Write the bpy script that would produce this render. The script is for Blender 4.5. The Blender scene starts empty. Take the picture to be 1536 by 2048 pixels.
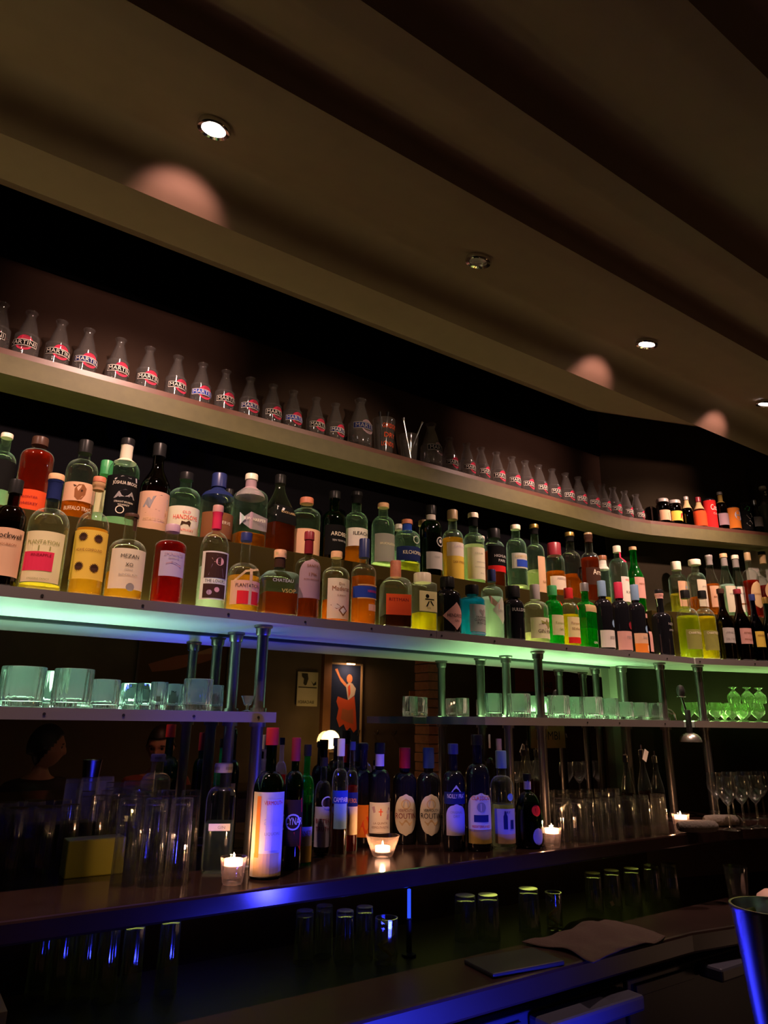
import bpy, math, random
from math import sin, cos, pi, radians as R_
from mathutils import Vector, Matrix
random.seed(4)
SC = bpy.context.scene
COL = SC.collection
HC = 1.50                      # eye height above the floor

# ------------------------------------------------------------------ camera
F = 1380.0
def _dir(x, y):
    v = Vector((x - 768.0, -(y - 1024.0), -F)); return v.normalized()
_X = _dir(2870, 1472)
_Z = _dir(828, 1024 - (F * F + 2102 * 60) / 448.0)
_Y = _Z.cross(_X).normalized()
ROT = Matrix((_X, _Y, _Z))
EYE = Vector((0, 0, HC))
FWD = ROT @ Vector((0, 0, -1))
cam_d = bpy.data.cameras.new('camera')
cam_d.sensor_fit = 'HORIZONTAL'; cam_d.sensor_width = 36.0; cam_d.lens = 36.0 * F / 1536.0
cam_d.clip_start = 0.02; cam_d.clip_end = 60
cam = bpy.data.objects.new('camera', cam_d); COL.objects.link(cam)
cam.matrix_world = Matrix.Translation(EYE) @ ROT.to_4x4()
SC.camera = cam

# ------------------------------------------------------------------ world, exposure
w = bpy.data.worlds.new('world'); SC.world = w; w.use_nodes = True
w.node_tree.nodes['Background'].inputs[0].default_value = (0.55, 0.40, 0.33, 1)
w.node_tree.nodes['Background'].inputs[1].default_value = 0.004
SC.view_settings.view_transform = 'Standard'; SC.view_settings.look = 'None'
SC.view_settings.gamma = 1.0; SC.view_settings.use_curve_mapping = False
SC.view_settings.exposure = 0.0
cy = SC.cycles
cy.max_bounces = 14; cy.transparent_max_bounces = 40; cy.transmission_bounces = 14; cy.glossy_bounces = 6
cy.diffuse_bounces = 3; cy.caustics_reflective = False; cy.caustics_refractive = True
cy.sample_clamp_indirect = 4.0; cy.blur_glossy = 0.5

# ------------------------------------------------------------------ lights of the room
def lamp(kind, name, loc, energy, color, **k):
    d = bpy.data.lights.new(name, kind); d.energy = energy; d.color = color
    for a, b in k.items(): setattr(d, a, b)
    o = bpy.data.objects.new(name, d); COL.objects.link(o); o.location = loc
    return o
def aim(o, target):
    o.rotation_euler = (Vector(target) - o.location).to_track_quat('-Z', 'Y').to_euler()
WARM = (1.0, 0.60, 0.40)
SPOTS = [(0.42, 1.40, True), (1.32, 1.405, False), (2.20, 1.40, True), (3.10, 1.405, True), (-0.46, 1.40, True)]
SPZ = HC + 1.437
SPOTS2 = [(1.30, .60, True)]           # next row, over the guests
for sx, sy, on in SPOTS:
    if on:
        o = lamp('SPOT', 'spot_beam', (sx, sy, SPZ - .03), 95, (1.0, .62, .49), spot_size=R_(98), spot_blend=1.0, shadow_soft_size=0.02)
        aim(o, (sx + .05, sy + .62, SPZ - 1.05))
        # light thrown sideways by the tilted reflector, onto the next plaster wave
        o = lamp('SPOT', 'spot_spill', (sx, sy, SPZ - .012), 9.5, (1.0, .52, .42), spot_size=R_(62), spot_blend=0.8, shadow_soft_size=0.015)
        aim(o, (sx + .01, sy + .30, SPZ - .075))
for sx, sy, on in SPOTS2:
    o = lamp('SPOT', 'spot_beam', (sx, sy, SPZ - .045), 75, (1.0, .66, .46), spot_size=R_(42), spot_blend=1.0, shadow_soft_size=0.02)
    aim(o, (sx - .06, sy + 1.42, SPZ - .62))
# added dim warm fill lights, low on the guests' side below the mirror's view
for lx, ly, e in ((-.6, -1.0, 1.2), (1.6, -1.1, 1.2), (3.6, .3, 5)):
    o = lamp('POINT', 'room_fill', (lx, ly, HC - 1.1), e, (1.0, .55, .35), shadow_soft_size=0.15)
# blue light of the under-bar fittings on the staff side
o = lamp('AREA', 'blue_underbar_lamp', (1.30, .62, HC - .95), 15, (.03, .04, 1.0), shape='RECTANGLE', size=.40, size_y=.30)
aim(o, (1.15, 1.6, HC - .82)); o.data.spread = R_(80)

o = lamp('SPOT', 'blue_fill_beam', (1.30, .62, HC - .62), 42, (.05, .05, 1.0), spot_size=R_(44), spot_blend=.9, shadow_soft_size=.03)  # added unseen spot, narrowed to tint the shelf fronts and ledge blue
aim(o, (.77, 1.8, HC + .03)); o.scale = (.46, 1, 1)

# ------------------------------------------------------------------ pixels of the photograph to points of the place
def ray(x, y): return ROT @ _dir(x, y)
def at(x, y, Y):                       # on the vertical plane parallel to the back bar
    r = ray(x, y); return EYE + r * (Y / r.y)
def atz(x, y, z):                      # on a horizontal plane (z from the floor)
    r = ray(x, y); return EYE + r * ((z - HC) / r.z)
CX, CY = 2.86, 2.17                    # corner where the back wall turns
TH = R_(-18.5)
E2 = Vector((cos(TH), sin(TH), 0)); N2 = Vector((sin(TH), -cos(TH), 0))
CORNER = Vector((CX, CY, 0))
def at2(x, y, d):                      # on a vertical plane d in front of the turned wall
    r = ray(x, y); p0 = CORNER + N2 * d
    return EYE + r * ((p0 - EYE).dot(N2) / r.dot(N2))
def scale_at(p): return (p - EYE).dot(FWD) / F     # metres per pixel there

Z_LOW = HC - .62; Z_LEDGE = HC - .375; Z_GLS = HC + .022; Z_SH = HC + .292; Z_RISE = HC + .525; Z_TOP = HC + .99
Y_SH = 1.80; Y_WALL = 2.17

# ------------------------------------------------------------------ materials
MATS = {}
def newmat(name):
    m = bpy.data.materials.new(name); m.use_nodes = True; nt = m.node_tree
    for n in list(nt.nodes): nt.nodes.remove(n)
    out = nt.nodes.new('ShaderNodeOutputMaterial'); return m, nt, out
def pbr(name, col, rough=.5, metal=0.0, noise=0.0, scale=40, bump=0.0, aniso=0.0, spec=.5, emit=None, es=0):
    if name in MATS: return MATS[name]
    m, nt, out = newmat(name); b = nt.nodes.new('ShaderNodeBsdfPrincipled')
    b.inputs['Base Color'].default_value = (*col, 1); b.inputs['Roughness'].default_value = rough
    b.inputs['Metallic'].default_value = metal; b.inputs['Specular IOR Level'].default_value = spec
    if aniso: b.inputs['Anisotropic'].default_value = aniso
    if emit: b.inputs['Emission Color'].default_value = (*emit, 1); b.inputs['Emission Strength'].default_value = es
    if noise or bump:
        tc = nt.nodes.new('ShaderNodeTexCoord'); n = nt.nodes.new('ShaderNodeTexNoise')
        n.inputs['Scale'].default_value = scale; n.inputs['Detail'].default_value = 4
        nt.links.new(tc.outputs['Object'], n.inputs['Vector'])
        if noise:
            mx = nt.nodes.new('ShaderNodeMix'); mx.data_type = 'RGBA'
            mx.inputs['A'].default_value = (*[c * (1 - noise) for c in col], 1)
            mx.inputs['B'].default_value = (*[min(1, c * (1 + noise)) for c in col], 1)
            nt.links.new(n.outputs['Fac'], mx.inputs['Factor']); nt.links.new(mx.outputs['Result'], b.inputs['Base Color'])
        if bump:
            bp = nt.nodes.new('ShaderNodeBump'); bp.inputs['Strength'].default_value = bump; bp.inputs['Distance'].default_value = .01
            nt.links.new(n.outputs['Fac'], bp.inputs['Height']); nt.links.new(bp.outputs['Normal'], b.inputs['Normal'])
    nt.links.new(b.outputs[0], out.inputs[0]); MATS[name] = m; return m
def glow(name, col, s):
    if name in MATS: return MATS[name]
    m, nt, out = newmat(name); e = nt.nodes.new('ShaderNodeEmission')
    e.inputs[0].default_value = (*col, 1); e.inputs[1].default_value = s
    nt.links.new(e.outputs[0], out.inputs[0]); MATS[name] = m; return m
def thin(name, col, body=0.0, bcol=None, gloss=.9, rough=.04, rim=0.0, matte=0.0):
    """blown glass or a liquid in it: tinted see-through, a share that scatters light passing through, a facing-dependent sheen"""
    if name in MATS: return MATS[name]
    m, nt, out = newmat(name); N = nt.nodes.new; L = nt.links.new
    t = N('ShaderNodeBsdfTransparent'); t.inputs[0].default_value = (*col, 1)
    base = t.outputs[0]
    lw = N('ShaderNodeLayerWeight'); lw.inputs[0].default_value = .5
    if body:
        tr = N('ShaderNodeBsdfTranslucent'); tr.inputs[0].default_value = (*(bcol or col), 1)
        mx = N('ShaderNodeMixShader'); mx.inputs[0].default_value = body
        if rim:
            p2 = N('ShaderNodeMath'); p2.operation = 'POWER'; p2.inputs[1].default_value = 3.5; L(lw.outputs['Facing'], p2.inputs[0])
            m2 = N('ShaderNodeMath'); m2.operation = 'MULTIPLY_ADD'; m2.inputs[1].default_value = rim; m2.inputs[2].default_value = body
            L(p2.outputs[0], m2.inputs[0]); L(m2.outputs[0], mx.inputs[0])
        L(base, mx.inputs[1]); L(tr.outputs[0], mx.inputs[2]); base = mx.outputs[0]
    if matte:  # even diffuse share that makes the glass paler
        df = N('ShaderNodeBsdfDiffuse'); df.inputs[0].default_value = (.8, .78, .76, 1); mx = N('ShaderNodeMixShader'); mx.inputs[0].default_value = matte
        L(base, mx.inputs[1]); L(df.outputs[0], mx.inputs[2]); base = mx.outputs[0]
    g = N('ShaderNodeBsdfGlossy'); g.inputs['Roughness'].default_value = rough; g.inputs[0].default_value = (.9, .9, .9, 1)
    pw = N('ShaderNodeMath'); pw.operation = 'POWER'; pw.inputs[1].default_value = 3.0; L(lw.outputs['Facing'], pw.inputs[0])
    ml = N('ShaderNodeMath'); ml.operation = 'MULTIPLY_ADD'; ml.inputs[1].default_value = gloss * .6; ml.inputs[2].default_value = .05 * gloss
    L(pw.outputs[0], ml.inputs[0])
    mx = N('ShaderNodeMixShader'); L(ml.outputs[0], mx.inputs[0]); L(base, mx.inputs[1]); L(g.outputs[0], mx.inputs[2])
    L(mx.outputs[0], out.inputs[0]); MATS[name] = m; return m
def cut_glass(name, col=(.96, 1, .98), rough=0.0, haze=0.0):
    if name in MATS: return MATS[name]
    m, nt, out = newmat(name); g = nt.nodes.new('ShaderNodeBsdfGlass')
    g.inputs[0].default_value = (*col, 1); g.inputs['Roughness'].default_value = rough; g.inputs['IOR'].default_value = 1.47
    if haze:
        t = nt.nodes.new('ShaderNodeBsdfTranslucent'); t.inputs[0].default_value = (.75, 1, .85, 1); mx = nt.nodes.new('ShaderNodeMixShader'); mx.inputs[0].default_value = haze
        nt.links.new(g.outputs[0], mx.inputs[1]); nt.links.new(t.outputs[0], mx.inputs[2]); nt.links.new(mx.outputs[0], out.inputs[0]); MATS[name] = m; return m
    nt.links.new(g.outputs[0], out.inputs[0]); MATS[name] = m; return m
def paper(name, col, tr=.3):
    if name in MATS: return MATS[name]
    m, nt, out = newmat(name); N = nt.nodes.new; L = nt.links.new
    d = N('ShaderNodeBsdfDiffuse'); d.inputs[0].default_value = (*col, 1)
    t = N('ShaderNodeBsdfTranslucent'); t.inputs[0].default_value = (*col, 1)
    mx = N('ShaderNodeMixShader'); mx.inputs[0].default_value = tr
    L(d.outputs[0], mx.inputs[1]); L(t.outputs[0], mx.inputs[2]); L(mx.outputs[0], out.inputs[0]); MATS[name] = m; return m

GLASS = {
    'clear': lambda: thin('bottle_glass_clear', (.95, .98, .96), .02, (.8, 1, .85), rim=.45),
    'smoke': lambda: thin('bottle_glass_smoke', (.75, .78, .72), .03, (.6, .7, .6), rim=.35),
    'green': lambda: thin('bottle_glass_green', (.06, .58, .18), .16, (.05, .9, .2), rim=.3),
    'dkgreen': lambda: thin('bottle_glass_dark_green', (.03, .16, .05), .06, (.02, .35, .08)),
    'olive': lambda: thin('bottle_glass_olive', (.22, .22, .08), .08, (.3, .28, .06)),
    'brown': lambda: thin('bottle_glass_brown', (.14, .06, .02), .07, (.2, .08, .02)),
    'black': lambda: pbr('bottle_glass_black', (.006, .006, .008), .07, spec=.6),
    'teal': lambda: thin('bottle_glass_teal', (.05, .42, .6), .35, (.04, .55, .8)),
    'mint': lambda: thin('bottle_glass_mint_lit', (.86, .98, .92), .035, (.6, 1, .8), rim=.6),  # clear glass with the strips' mint glow put into its tint
    'navy': lambda: thin('bottle_glass_navy', (.03, .05, .2), .1, (.03, .05, .3)),
}
LIQ = {
    'amber': ((.62, .26, .05), (.95, .40, .05)), 'gold': ((.78, .50, .12), (1, .62, .10)), 'yellow': ((.85, .72, .20), (1, .85, .15)),
    'redamber': ((.42, .07, .02), (.8, .12, .02)), 'rum': ((.36, .10, .03), (.6, .18, .03)), 'pale': ((.88, .90, .70), (.9, 1, .55)),
    'water': ((.92, .96, .94), (.8, 1, .9)), 'orange': ((.75, .30, .04), (1, .42, .03)), 'green': ((.10, .6, .18), (.1, .9, .25)),
    'chart': ((.62, .70, .10), (.75, .85, .05)), 'lemon': ((.88, .78, .08), (1, .9, .05)), 'red': ((.40, .03, .03), (.7, .04, .03)), 'dark': ((.10, .04, .02), (.2, .07, .02)),
}
def liquid(k):
    c, b = LIQ[k]; return thin('liquid_' + k, c, .34, b, gloss=.4)
PAPER = {
    'white': (.80, .74, .66), 'cream': (.78, .66, .42), 'peach': (.78, .48, .30), 'pink': (.75, .40, .34), 'tan': (.62, .44, .22), 'yellow': (.82, .60, .10),
    'orange': (.85, .26, .04), 'redorange': (.80, .10, .03), 'red': (.70, .03, .03), 'crimson': (.72, .04, .10), 'black': (.012, .012, .012), 'navy': (.02, .03, .12),
    'blue': (.03, .07, .42), 'grey': (.30, .28, .26), 'lightgrey': (.55, .52, .48), 'brown': (.25, .10, .04), 'maroon': (.22, .02, .03), 'gold': (.60, .40, .10),
    'green': (.05, .30, .10), 'olive': (.28, .28, .08), 'sky': (.25, .42, .62), 'lilac': (.55, .50, .62), 'dkbrown': (.06, .03, .02), 'lime': (.50, .62, .08), 'ivory': (.80, .72, .55), 'silver': (.6, .6, .6), 'mauve': (.45, .30, .34), 'cork': (.62, .36, .18), 'wood': (.5, .16, .08),
}
def ink(k): return paper('print_' + k, PAPER[k], .15)
def lab(k): return paper('label_' + k, PAPER[k], .30)
def capm(k):
    if k in ('silver', 'gold'): return pbr('cap_' + k, PAPER[k], .3, .9)
    if k == 'cork': return pbr('cap_cork', (.62, .36, .18), .7, noise=.3, scale=90)
    if k == 'wood': return pbr('cap_wood', (.50, .16, .08), .55, noise=.25, scale=60)
    if k == 'glass': return GLASS['clear']()
    c = PAPER[k]; f = .6 if max(c) - min(c) > .3 else 1
    return pbr('cap_' + k, tuple(v * f for v in c), .35, spec=.15 if max(PAPER[k]) < .1 else .4)

# ------------------------------------------------------------------ mesh helpers
class MB:
    def __init__(s): s.v = []; s.f = []
    def add(s, vs, fs):
        o = len(s.v); s.v += [tuple(v) for v in vs]; s.f += [tuple(i + o for i in f) for f in fs]; return s
    def box(s, x0, x1, y0, y1, z0, z1, M=None):
        vs = [Vector(p) for p in ((x0, y0, z0), (x1, y0, z0), (x1, y1, z0), (x0, y1, z0), (x0, y0, z1), (x1, y0, z1), (x1, y1, z1), (x0, y1, z1))]
        if M: vs = [M @ v for v in vs]
        return s.add(vs, [(0, 3, 2, 1), (4, 5, 6, 7), (0, 1, 5, 4), (1, 2, 6, 5), (2, 3, 7, 6), (3, 0, 4, 7)])
    def prism(s, pts, z0, z1):
        n = len(pts); vs = [(x, y, z0) for x, y in pts] + [(x, y, z1) for x, y in pts]
        return s.add(vs, [tuple(range(n - 1, -1, -1)), tuple(range(n, 2 * n))] + [(i, (i + 1) % n, n + (i + 1) % n, n + i) for i in range(n)])
    def lathe(s, prof, seg=28, rib=0, ribd=0.0, M=None, zrib=None):
        rings = []; vs = []; fs = []
        for p in prof:
            r, z = p[0], p[1]; q = p[2] if len(p) > 2 else 0
            if r < 1e-6: rings.append([len(vs)]); vs.append(Vector((0, 0, z)))
            else:
                ids = []
                for i in range(seg):
                    a = 2 * pi * (i + .5) / seg; k = sqf(a, q)
                    rr = r * k
                    if rib and (zrib is None or zrib[0] < z < zrib[1]): rr *= 1 + ribd * cos(rib * a)
                    ids.append(len(vs)); vs.append(Vector((rr * cos(a), rr * sin(a), z)))
                rings.append(ids)
        for a, b in zip(rings, rings[1:]):
            if len(a) == 1 and len(b) == 1: continue
            for i in range(seg):
                j = (i + 1) % seg
                if len(a) == 1: fs.append((a[0], b[j], b[i]))
                elif len(b) == 1: fs.append((a[i], a[j], b[0]))
                else: fs.append((a[i], a[j], b[j], b[i]))
        if M: vs = [M @ v for v in vs]
        return s.add(vs, fs)
    def tube(s, pts, r, seg=10):
        pts = [Vector(p) for p in pts]; rs = r if isinstance(r, (list, tuple)) else [r] * len(pts)
        vs = []; fs = []
        for i, p in enumerate(pts):
            d = (pts[min(i + 1, len(pts) - 1)] - pts[max(i - 1, 0)]).normalized()
            u = d.orthogonal().normalized() if i == 0 else (u - d * u.dot(d)).normalized()
            v = d.cross(u)
            for k in range(seg):
                a = 2 * pi * k / seg; vs.append(p + (u * cos(a) + v * sin(a)) * rs[i])
        for i in range(len(pts) - 1):
            for k in range(seg):
                j = (k + 1) % seg; fs.append((i * seg + k, i * seg + j, (i + 1) * seg + j, (i + 1) * seg + k))
        fs.append(tuple(range(seg - 1, -1, -1))); n = (len(pts) - 1) * seg; fs.append(tuple(range(n, n + seg)))
        return s.add(vs, fs)
    def build(s, name, mat, parent=None, smooth=False, bevel=0, loc=None):
        me = bpy.data.meshes.new(name); me.from_pydata(s.v, [], s.f); me.update()
        if smooth:
            me.polygons.foreach_set('use_smooth', [True] * len(me.polygons))
            try: me.set_sharp_from_angle(angle=R_(42))
            except Exception: pass
        o = bpy.data.objects.new(name, me); COL.objects.link(o)
        if mat: me.materials.append(mat)
        if parent: o.parent = parent
        if loc: o.location = loc
        if bevel:
            b = o.modifiers.new('bevel', 'BEVEL'); b.width = bevel; b.segments = 2; b.limit_method = 'ANGLE'
        return o
def sqf(a, q):
    if not q: return 1.0
    n = 2 + 9 * q; c, s_ = abs(cos(a)), abs(sin(a))
    return min((c ** n + s_ ** n) ** (-1 / n), 1.30)
def thing(name, label, cat, loc=(0, 0, 0), rz=0, group=None):
    o = bpy.data.objects.new(name, None); o.empty_display_size = .03; COL.objects.link(o); o.location = loc; o.rotation_euler = (0, 0, rz)
    return tag(o, label, cat, group)
def tag(o, label, cat, group=None, kind=None):
    o['label'] = label; o['category'] = cat
    if group: o['group'] = group
    if kind: o['kind'] = kind
    return o
def struct(o): o['kind'] = 'structure'; return o
def copy_tree(o, parent=None):
    c = o.copy(); COL.objects.link(c)
    if parent: c.parent = parent
    for ch in list(o.children): copy_tree(ch, c)
    return c
_TX = {}
def text_tris(s):
    if s not in _TX:
        cu = bpy.data.curves.new('lettering', 'FONT'); cu.body = s; cu.align_x = 'CENTER'; cu.align_y = 'CENTER'; cu.resolution_u = 2
        o = bpy.data.objects.new('lettering', cu); COL.objects.link(o)
        bpy.context.view_layer.update()
        me = bpy.data.meshes.new_from_object(o.evaluated_get(bpy.context.evaluated_depsgraph_get()))
        vs = [v.co.copy() for v in me.vertices]; fs = [tuple(p.vertices) for p in me.polygons]
        bpy.data.objects.remove(o); bpy.data.curves.remove(cu); bpy.data.meshes.remove(me)
        xs = [v.x for v in vs]; ys = [v.y for v in vs]
        cx, cy_, wd, ht = (max(xs) + min(xs)) / 2, (max(ys) + min(ys)) / 2, max(xs) - min(xs), max(ys) - min(ys)
        _TX[s] = ([(v.x - cx, v.y - cy_) for v in vs], fs, wd, ht)
    return _TX[s]
def flat_text(mb, s, u0, v0, h, wmax, fn):
    vs, fs, wd, ht = text_tris(s); k = h / ht; kx = min(k, wmax / wd) if wmax else k
    return mb.add([fn(u0 + x * kx, v0 + y * k) for x, y in vs], fs)
# ================================================================== the room
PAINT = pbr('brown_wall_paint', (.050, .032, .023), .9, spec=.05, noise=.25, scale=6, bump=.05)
PLASTER = pbr('brown_ceiling_plaster', (.150, .096, .066), .75, noise=.10, scale=14, bump=.04)
DARKWOOD = pbr('dark_wood', (.05, .022, .014), .32, noise=.5, scale=18)
REDWOOD = pbr('red_brown_wood', (.11, .045, .030), .38, noise=.35, scale=22)
STEEL = pbr('brushed_steel', (.42, .38, .38), .38, .72, aniso=.75)
STEELW = pbr('satin_steel_underside', (.60, .61, .60), .5, .12)
CHROME = pbr('polished_steel', (.62, .61, .60), .10, 1.0)
PIPE = pbr('grey_pipe_metal', (.17, .16, .15), .35, .9)
BLACK = pbr('matt_black', (.006, .006, .007), .6)
SHADE_BLACK = pbr('black_shade_sheet', (.004, .004, .005), 1.0, spec=0)
RUBBER = pbr('black_rubber', (.012, .012, .013), .5)
MIRROR = pbr('bar_mirror', (.62, .60, .58), .012, 1.0)
XL, XR, YB = -2.6, 5.6, -1.7
def box_struct(name, mat, *b):
    return struct(MB().box(*b).build(name, mat))
box_struct('floor', pbr('dark_floor_boards', (.035, .022, .016), .4, noise=.4, scale=5), XL - .1, XR + .1, YB - .1, 2.5, -.1, 0)
box_struct('wall_back', PAINT, XL, CX + .03, Y_WALL, Y_WALL + .1, 0, HC + 1.7)
box_struct('wall_left', PAINT, XL - .1, XL, YB - .1, 2.27, 0, HC + 1.7)
box_struct('wall_rear', pbr('rear_wall_paint', (.12, .085, .05), .8, noise=.3, scale=4), XL, XR, YB - .1, YB, 0, HC + 1.7)
box_struct('wall_right', PAINT, XR, XR + .1, YB - .1, 2.27, 0, HC + 1.7)
def turned(mb, t0, t1, d0, d1, z0, z1):          # box along the turned wall: t along it, d out from it
    p = [CORNER + E2 * t + N2 * d for t, d in ((t0, d0), (t1, d0), (t1, d1), (t0, d1))]
    return mb.prism([(q.x, q.y) for q in p[::-1]], z0, z1)
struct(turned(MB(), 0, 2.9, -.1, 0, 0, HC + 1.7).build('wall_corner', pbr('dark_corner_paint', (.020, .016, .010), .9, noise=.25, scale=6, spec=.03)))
p = at2(1499, 1150, .02); tp = (p - CORNER).dot(E2)
struct(turned(MB(), tp, tp + 1.2, 0, .02, Z_SH, HC + .914).build('trim_panel', pbr('pale_panel', (.42, .40, .34), .7, noise=.15, scale=12)))
# black sheet painting the wall's shade behind the bottles, between the two shelves
struct(MB().box(-1.6, CX - .02, Y_WALL - .012, Y_WALL, Z_SH, HC + .914).build('trim_wall_shade', SHADE_BLACK))
# mirror on the wall between ledge and bottle shelf
o = MB().box(-1.6, CX - .07, Y_WALL - .008, Y_WALL, Z_LEDGE, HC + .262).build('wall_mirror', MIRROR)
tag(o, 'long mirror on the wall between the ledge and the bottle shelf, showing the room', 'mirror')
struct(MB().box(-1.6, CX - .05, Y_WALL - .02, Y_WALL, HC + .257, HC + .266).build('trim_mirror', BLACK))
struct(MB().box(CX - .075, CX - .02, Y_WALL - .05, Y_WALL, Z_LEDGE, HC + .266).build('trim_corner', pbr('corner_post_paint', (.10, .09, .06), .6)))

# ------------------------------------------------------------------ ceiling: plaster waves running along the bar
prof = [(1.69, 1.62), (1.69, 1.40), (1.662, 1.43), (1.625, 1.49), (1.57, 1.515), (1.50, 1.49), (1.40, 1.447), (1.31, 1.418), (1.226, 1.40), (1.165, 1.40), (1.150, 1.425),
        (1.135, 1.455), (1.11, 1.465), (1.06, 1.443), (1.00, 1.412), (.965, 1.40), (.89, 1.40), (.872, 1.43), (.845, 1.47), (.80, 1.48), (.74, 1.462), (.66, 1.425), (.58, 1.40), (.51, 1.40)]
y = .51
while y > YB + .45:
    prof += [(y - .02, 1.43), (y - .05, 1.47), (y - .10, 1.48), (y - .17, 1.462), (y - .25, 1.425), (y - .33, 1.40), (y - .40, 1.40)]; y -= .40
prof += [(YB, 1.40), (YB, 1.62)]
# smooth the curve between creases with a Catmull-Rom pass
def cr(pts, keep):
    out = []
    for i in range(len(pts) - 1):
        p0, p1, p2, p3 = pts[max(i - 1, 0)], pts[i], pts[i + 1], pts[min(i + 2, len(pts) - 1)]
        if keep(p1): p0 = p1
        if keep(p2): p3 = p2
        for k in range(4):
            t = k / 4
            out.append(tuple(.5 * (2 * b + (c - a) * t + (2 * a - 5 * b + 4 * c - d) * t * t + (-a + 3 * b - 3 * c + d) * t ** 3) for a, b, c, d in zip(p0, p1, p2, p3)))
    return out + [pts[-1]]
prof = cr(prof, lambda p: abs(p[1] - 1.40) < 1e-6 or p[1] > 1.6)
mb = MB(); n = len(prof)
mb.add([(XL, a, HC + b) for a, b in prof] + [(XR, a, HC + b) for a, b in prof], [(i, i + 1, n + i + 1, n + i) for i in range(n - 1)] + [(n - 1, 0, n, 2 * n - 1), tuple(range(n - 1, -1, -1)), tuple(range(n, 2 * n))])
o = struct(mb.build('ceiling', PLASTER)); o.data.polygons.foreach_set('use_smooth', [True] * len(o.data.polygons)); o.data.set_sharp_from_angle(angle=R_(25))
box_struct('ceiling_slab', PLASTER, XL, XR, YB, 2.27, HC + 1.62, HC + 1.72)
# the flat band nearest the wall; its far lip follows the turn of the wall
kx, ky = 2.50, 1.86
tx = kx + (1.86 - 1.69) / -E2.y * E2.x
lo = [(XL, 1.69), (tx, 1.69), (kx, 1.86), (XL, 1.86)]
up = [(XL, 1.69), (tx + .12, 1.69), (kx + .02, 1.955), (XL, 1.955)]
mb = MB(); mb.add([(a, b, HC + 1.40) for a, b in lo] + [(a, b, HC + 1.452) for a, b in up] + [(a, b, HC + 1.62) for a, b in up],
    [(3, 2, 1, 0), (0, 1, 5, 4), (1, 2, 6, 5), (2, 3, 7, 6), (3, 0, 4, 7), (4, 5, 9, 8), (5, 6, 10, 9), (6, 7, 11, 10), (7, 4, 8, 11), (8, 9, 10, 11)])
struct(mb.build('ceiling_soffit', PLASTER))
# black sheet standing in for the shade of the recess over the carafes
struct(MB().box(XL, CX, Y_WALL - .01, Y_WALL, HC + 1.36, HC + 1.62).build('trim_recess_shade', SHADE_BLACK))

LENS_ON = glow('spot_lens_lit', (1, .88, .80), 26)
for i, (sx, sy, on) in enumerate(SPOTS + SPOTS2):
    lab_ = ['lit recessed ceiling spotlight nearest the start of the carafe shelf', 'unlit chrome recessed spotlight between two lit ones in the ceiling', 'lit recessed ceiling spotlight past the unlit one, toward the corner',
            'lit recessed spotlight furthest along the ceiling by the corner', 'lit recessed spotlight before the first carafes', 'lit recessed spotlight in the next row of the ceiling, above the guests'][i]
    t = thing('recessed_spotlight', lab_, 'spotlight', (sx, sy, SPZ), group='ceiling spotlights')
    t.rotation_euler = (R_(16), 0, 0)
    MB().lathe([(.031, .010), (.041, .010), (.043, -.004), (.040, -.009), (.031, -.006), (.029, .004), (.031, .010)], 28).build('trim_ring', CHROME, t, True)
    MB().lathe([(0, -.001), (.020, -.002), (.029, .003), (.030, .02), (0, .02)], 24).build('lens', LENS_ON if on else pbr('dead_lens', (.55, .52, .55), .12, .6), t, True)

# ================================================================== shelves
SC_HOLE = pbr('screw_head', (.03, .03, .03), .4, .6)
CF = Vector((2.92, Y_SH, 0))                     # where the front edges of both runs meet
def rfront(t, d=0): return CF + E2 * t + N2 * d
def screws(root, xs, y, z, turned_=False):
    for x in xs:
        p = rfront(x, .001) if turned_ else Vector((x, y - .0005, 0))
        M = Matrix.Translation((p.x, p.y, z)) @ Matrix.Rotation(TH if turned_ else 0, 4, 'Z') @ Matrix.Rotation(R_(90), 4, 'X')
        MB().lathe([(0, .001), (.0036, .001), (.0036, 0), (0, 0)], 10, M=M).build('screw', SC_HOLE, root)
# long bottle shelf
t = thing('bottle_shelf', 'long steel-fronted shelf carrying two rows of liquor bottles above the mirror', 'shelf', (0, 0, 0))
zb, zt = HC + .266, Z_SH
MB().prism([(-1.6, Y_SH + .004), (CF.x + .002, Y_SH + .004), (CX + .02, Y_WALL - .014), (-1.6, Y_WALL - .014)], zb, zt - .002).build('board', STEELW, t)
xj = at(873, 1275, Y_SH).x
MB().box(-1.6, xj - .001, Y_SH, Y_SH + .004, zb, zt).build('front_strip', STEEL, t)
MB().box(xj + .001, CF.x, Y_SH, Y_SH + .004, zb, zt).build('front_strip', STEEL, t)
screws(t, [at(x, 1250, Y_SH).x for x in (75, 281, 455, 610, 743, 862, 883, 988, 1130, 1253, 1327)], Y_SH, zb + .011)
t2 = thing('bottle_shelf', 'steel-fronted bottle shelf on the turned wall beyond the corner', 'shelf', (0, 0, 0))
pts = [rfront(.012, -.004), rfront(2.0, -.004), CORNER + E2 * 2.0 + N2 * .002, CORNER + E2 * .03 + N2 * .002]
MB().prism([(q.x, q.y) for q in pts], zb, zt - .002).build('board', STEELW, t2)
pts = [rfront(.01), rfront(2.0), rfront(2.0, -.004), rfront(.01, -.004)]
MB().prism([(q.x, q.y) for q in pts], zb, zt).build('front_strip', STEEL, t2)
screws(t2, [.03, .33, .6], 0, zb + .011, True)
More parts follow.
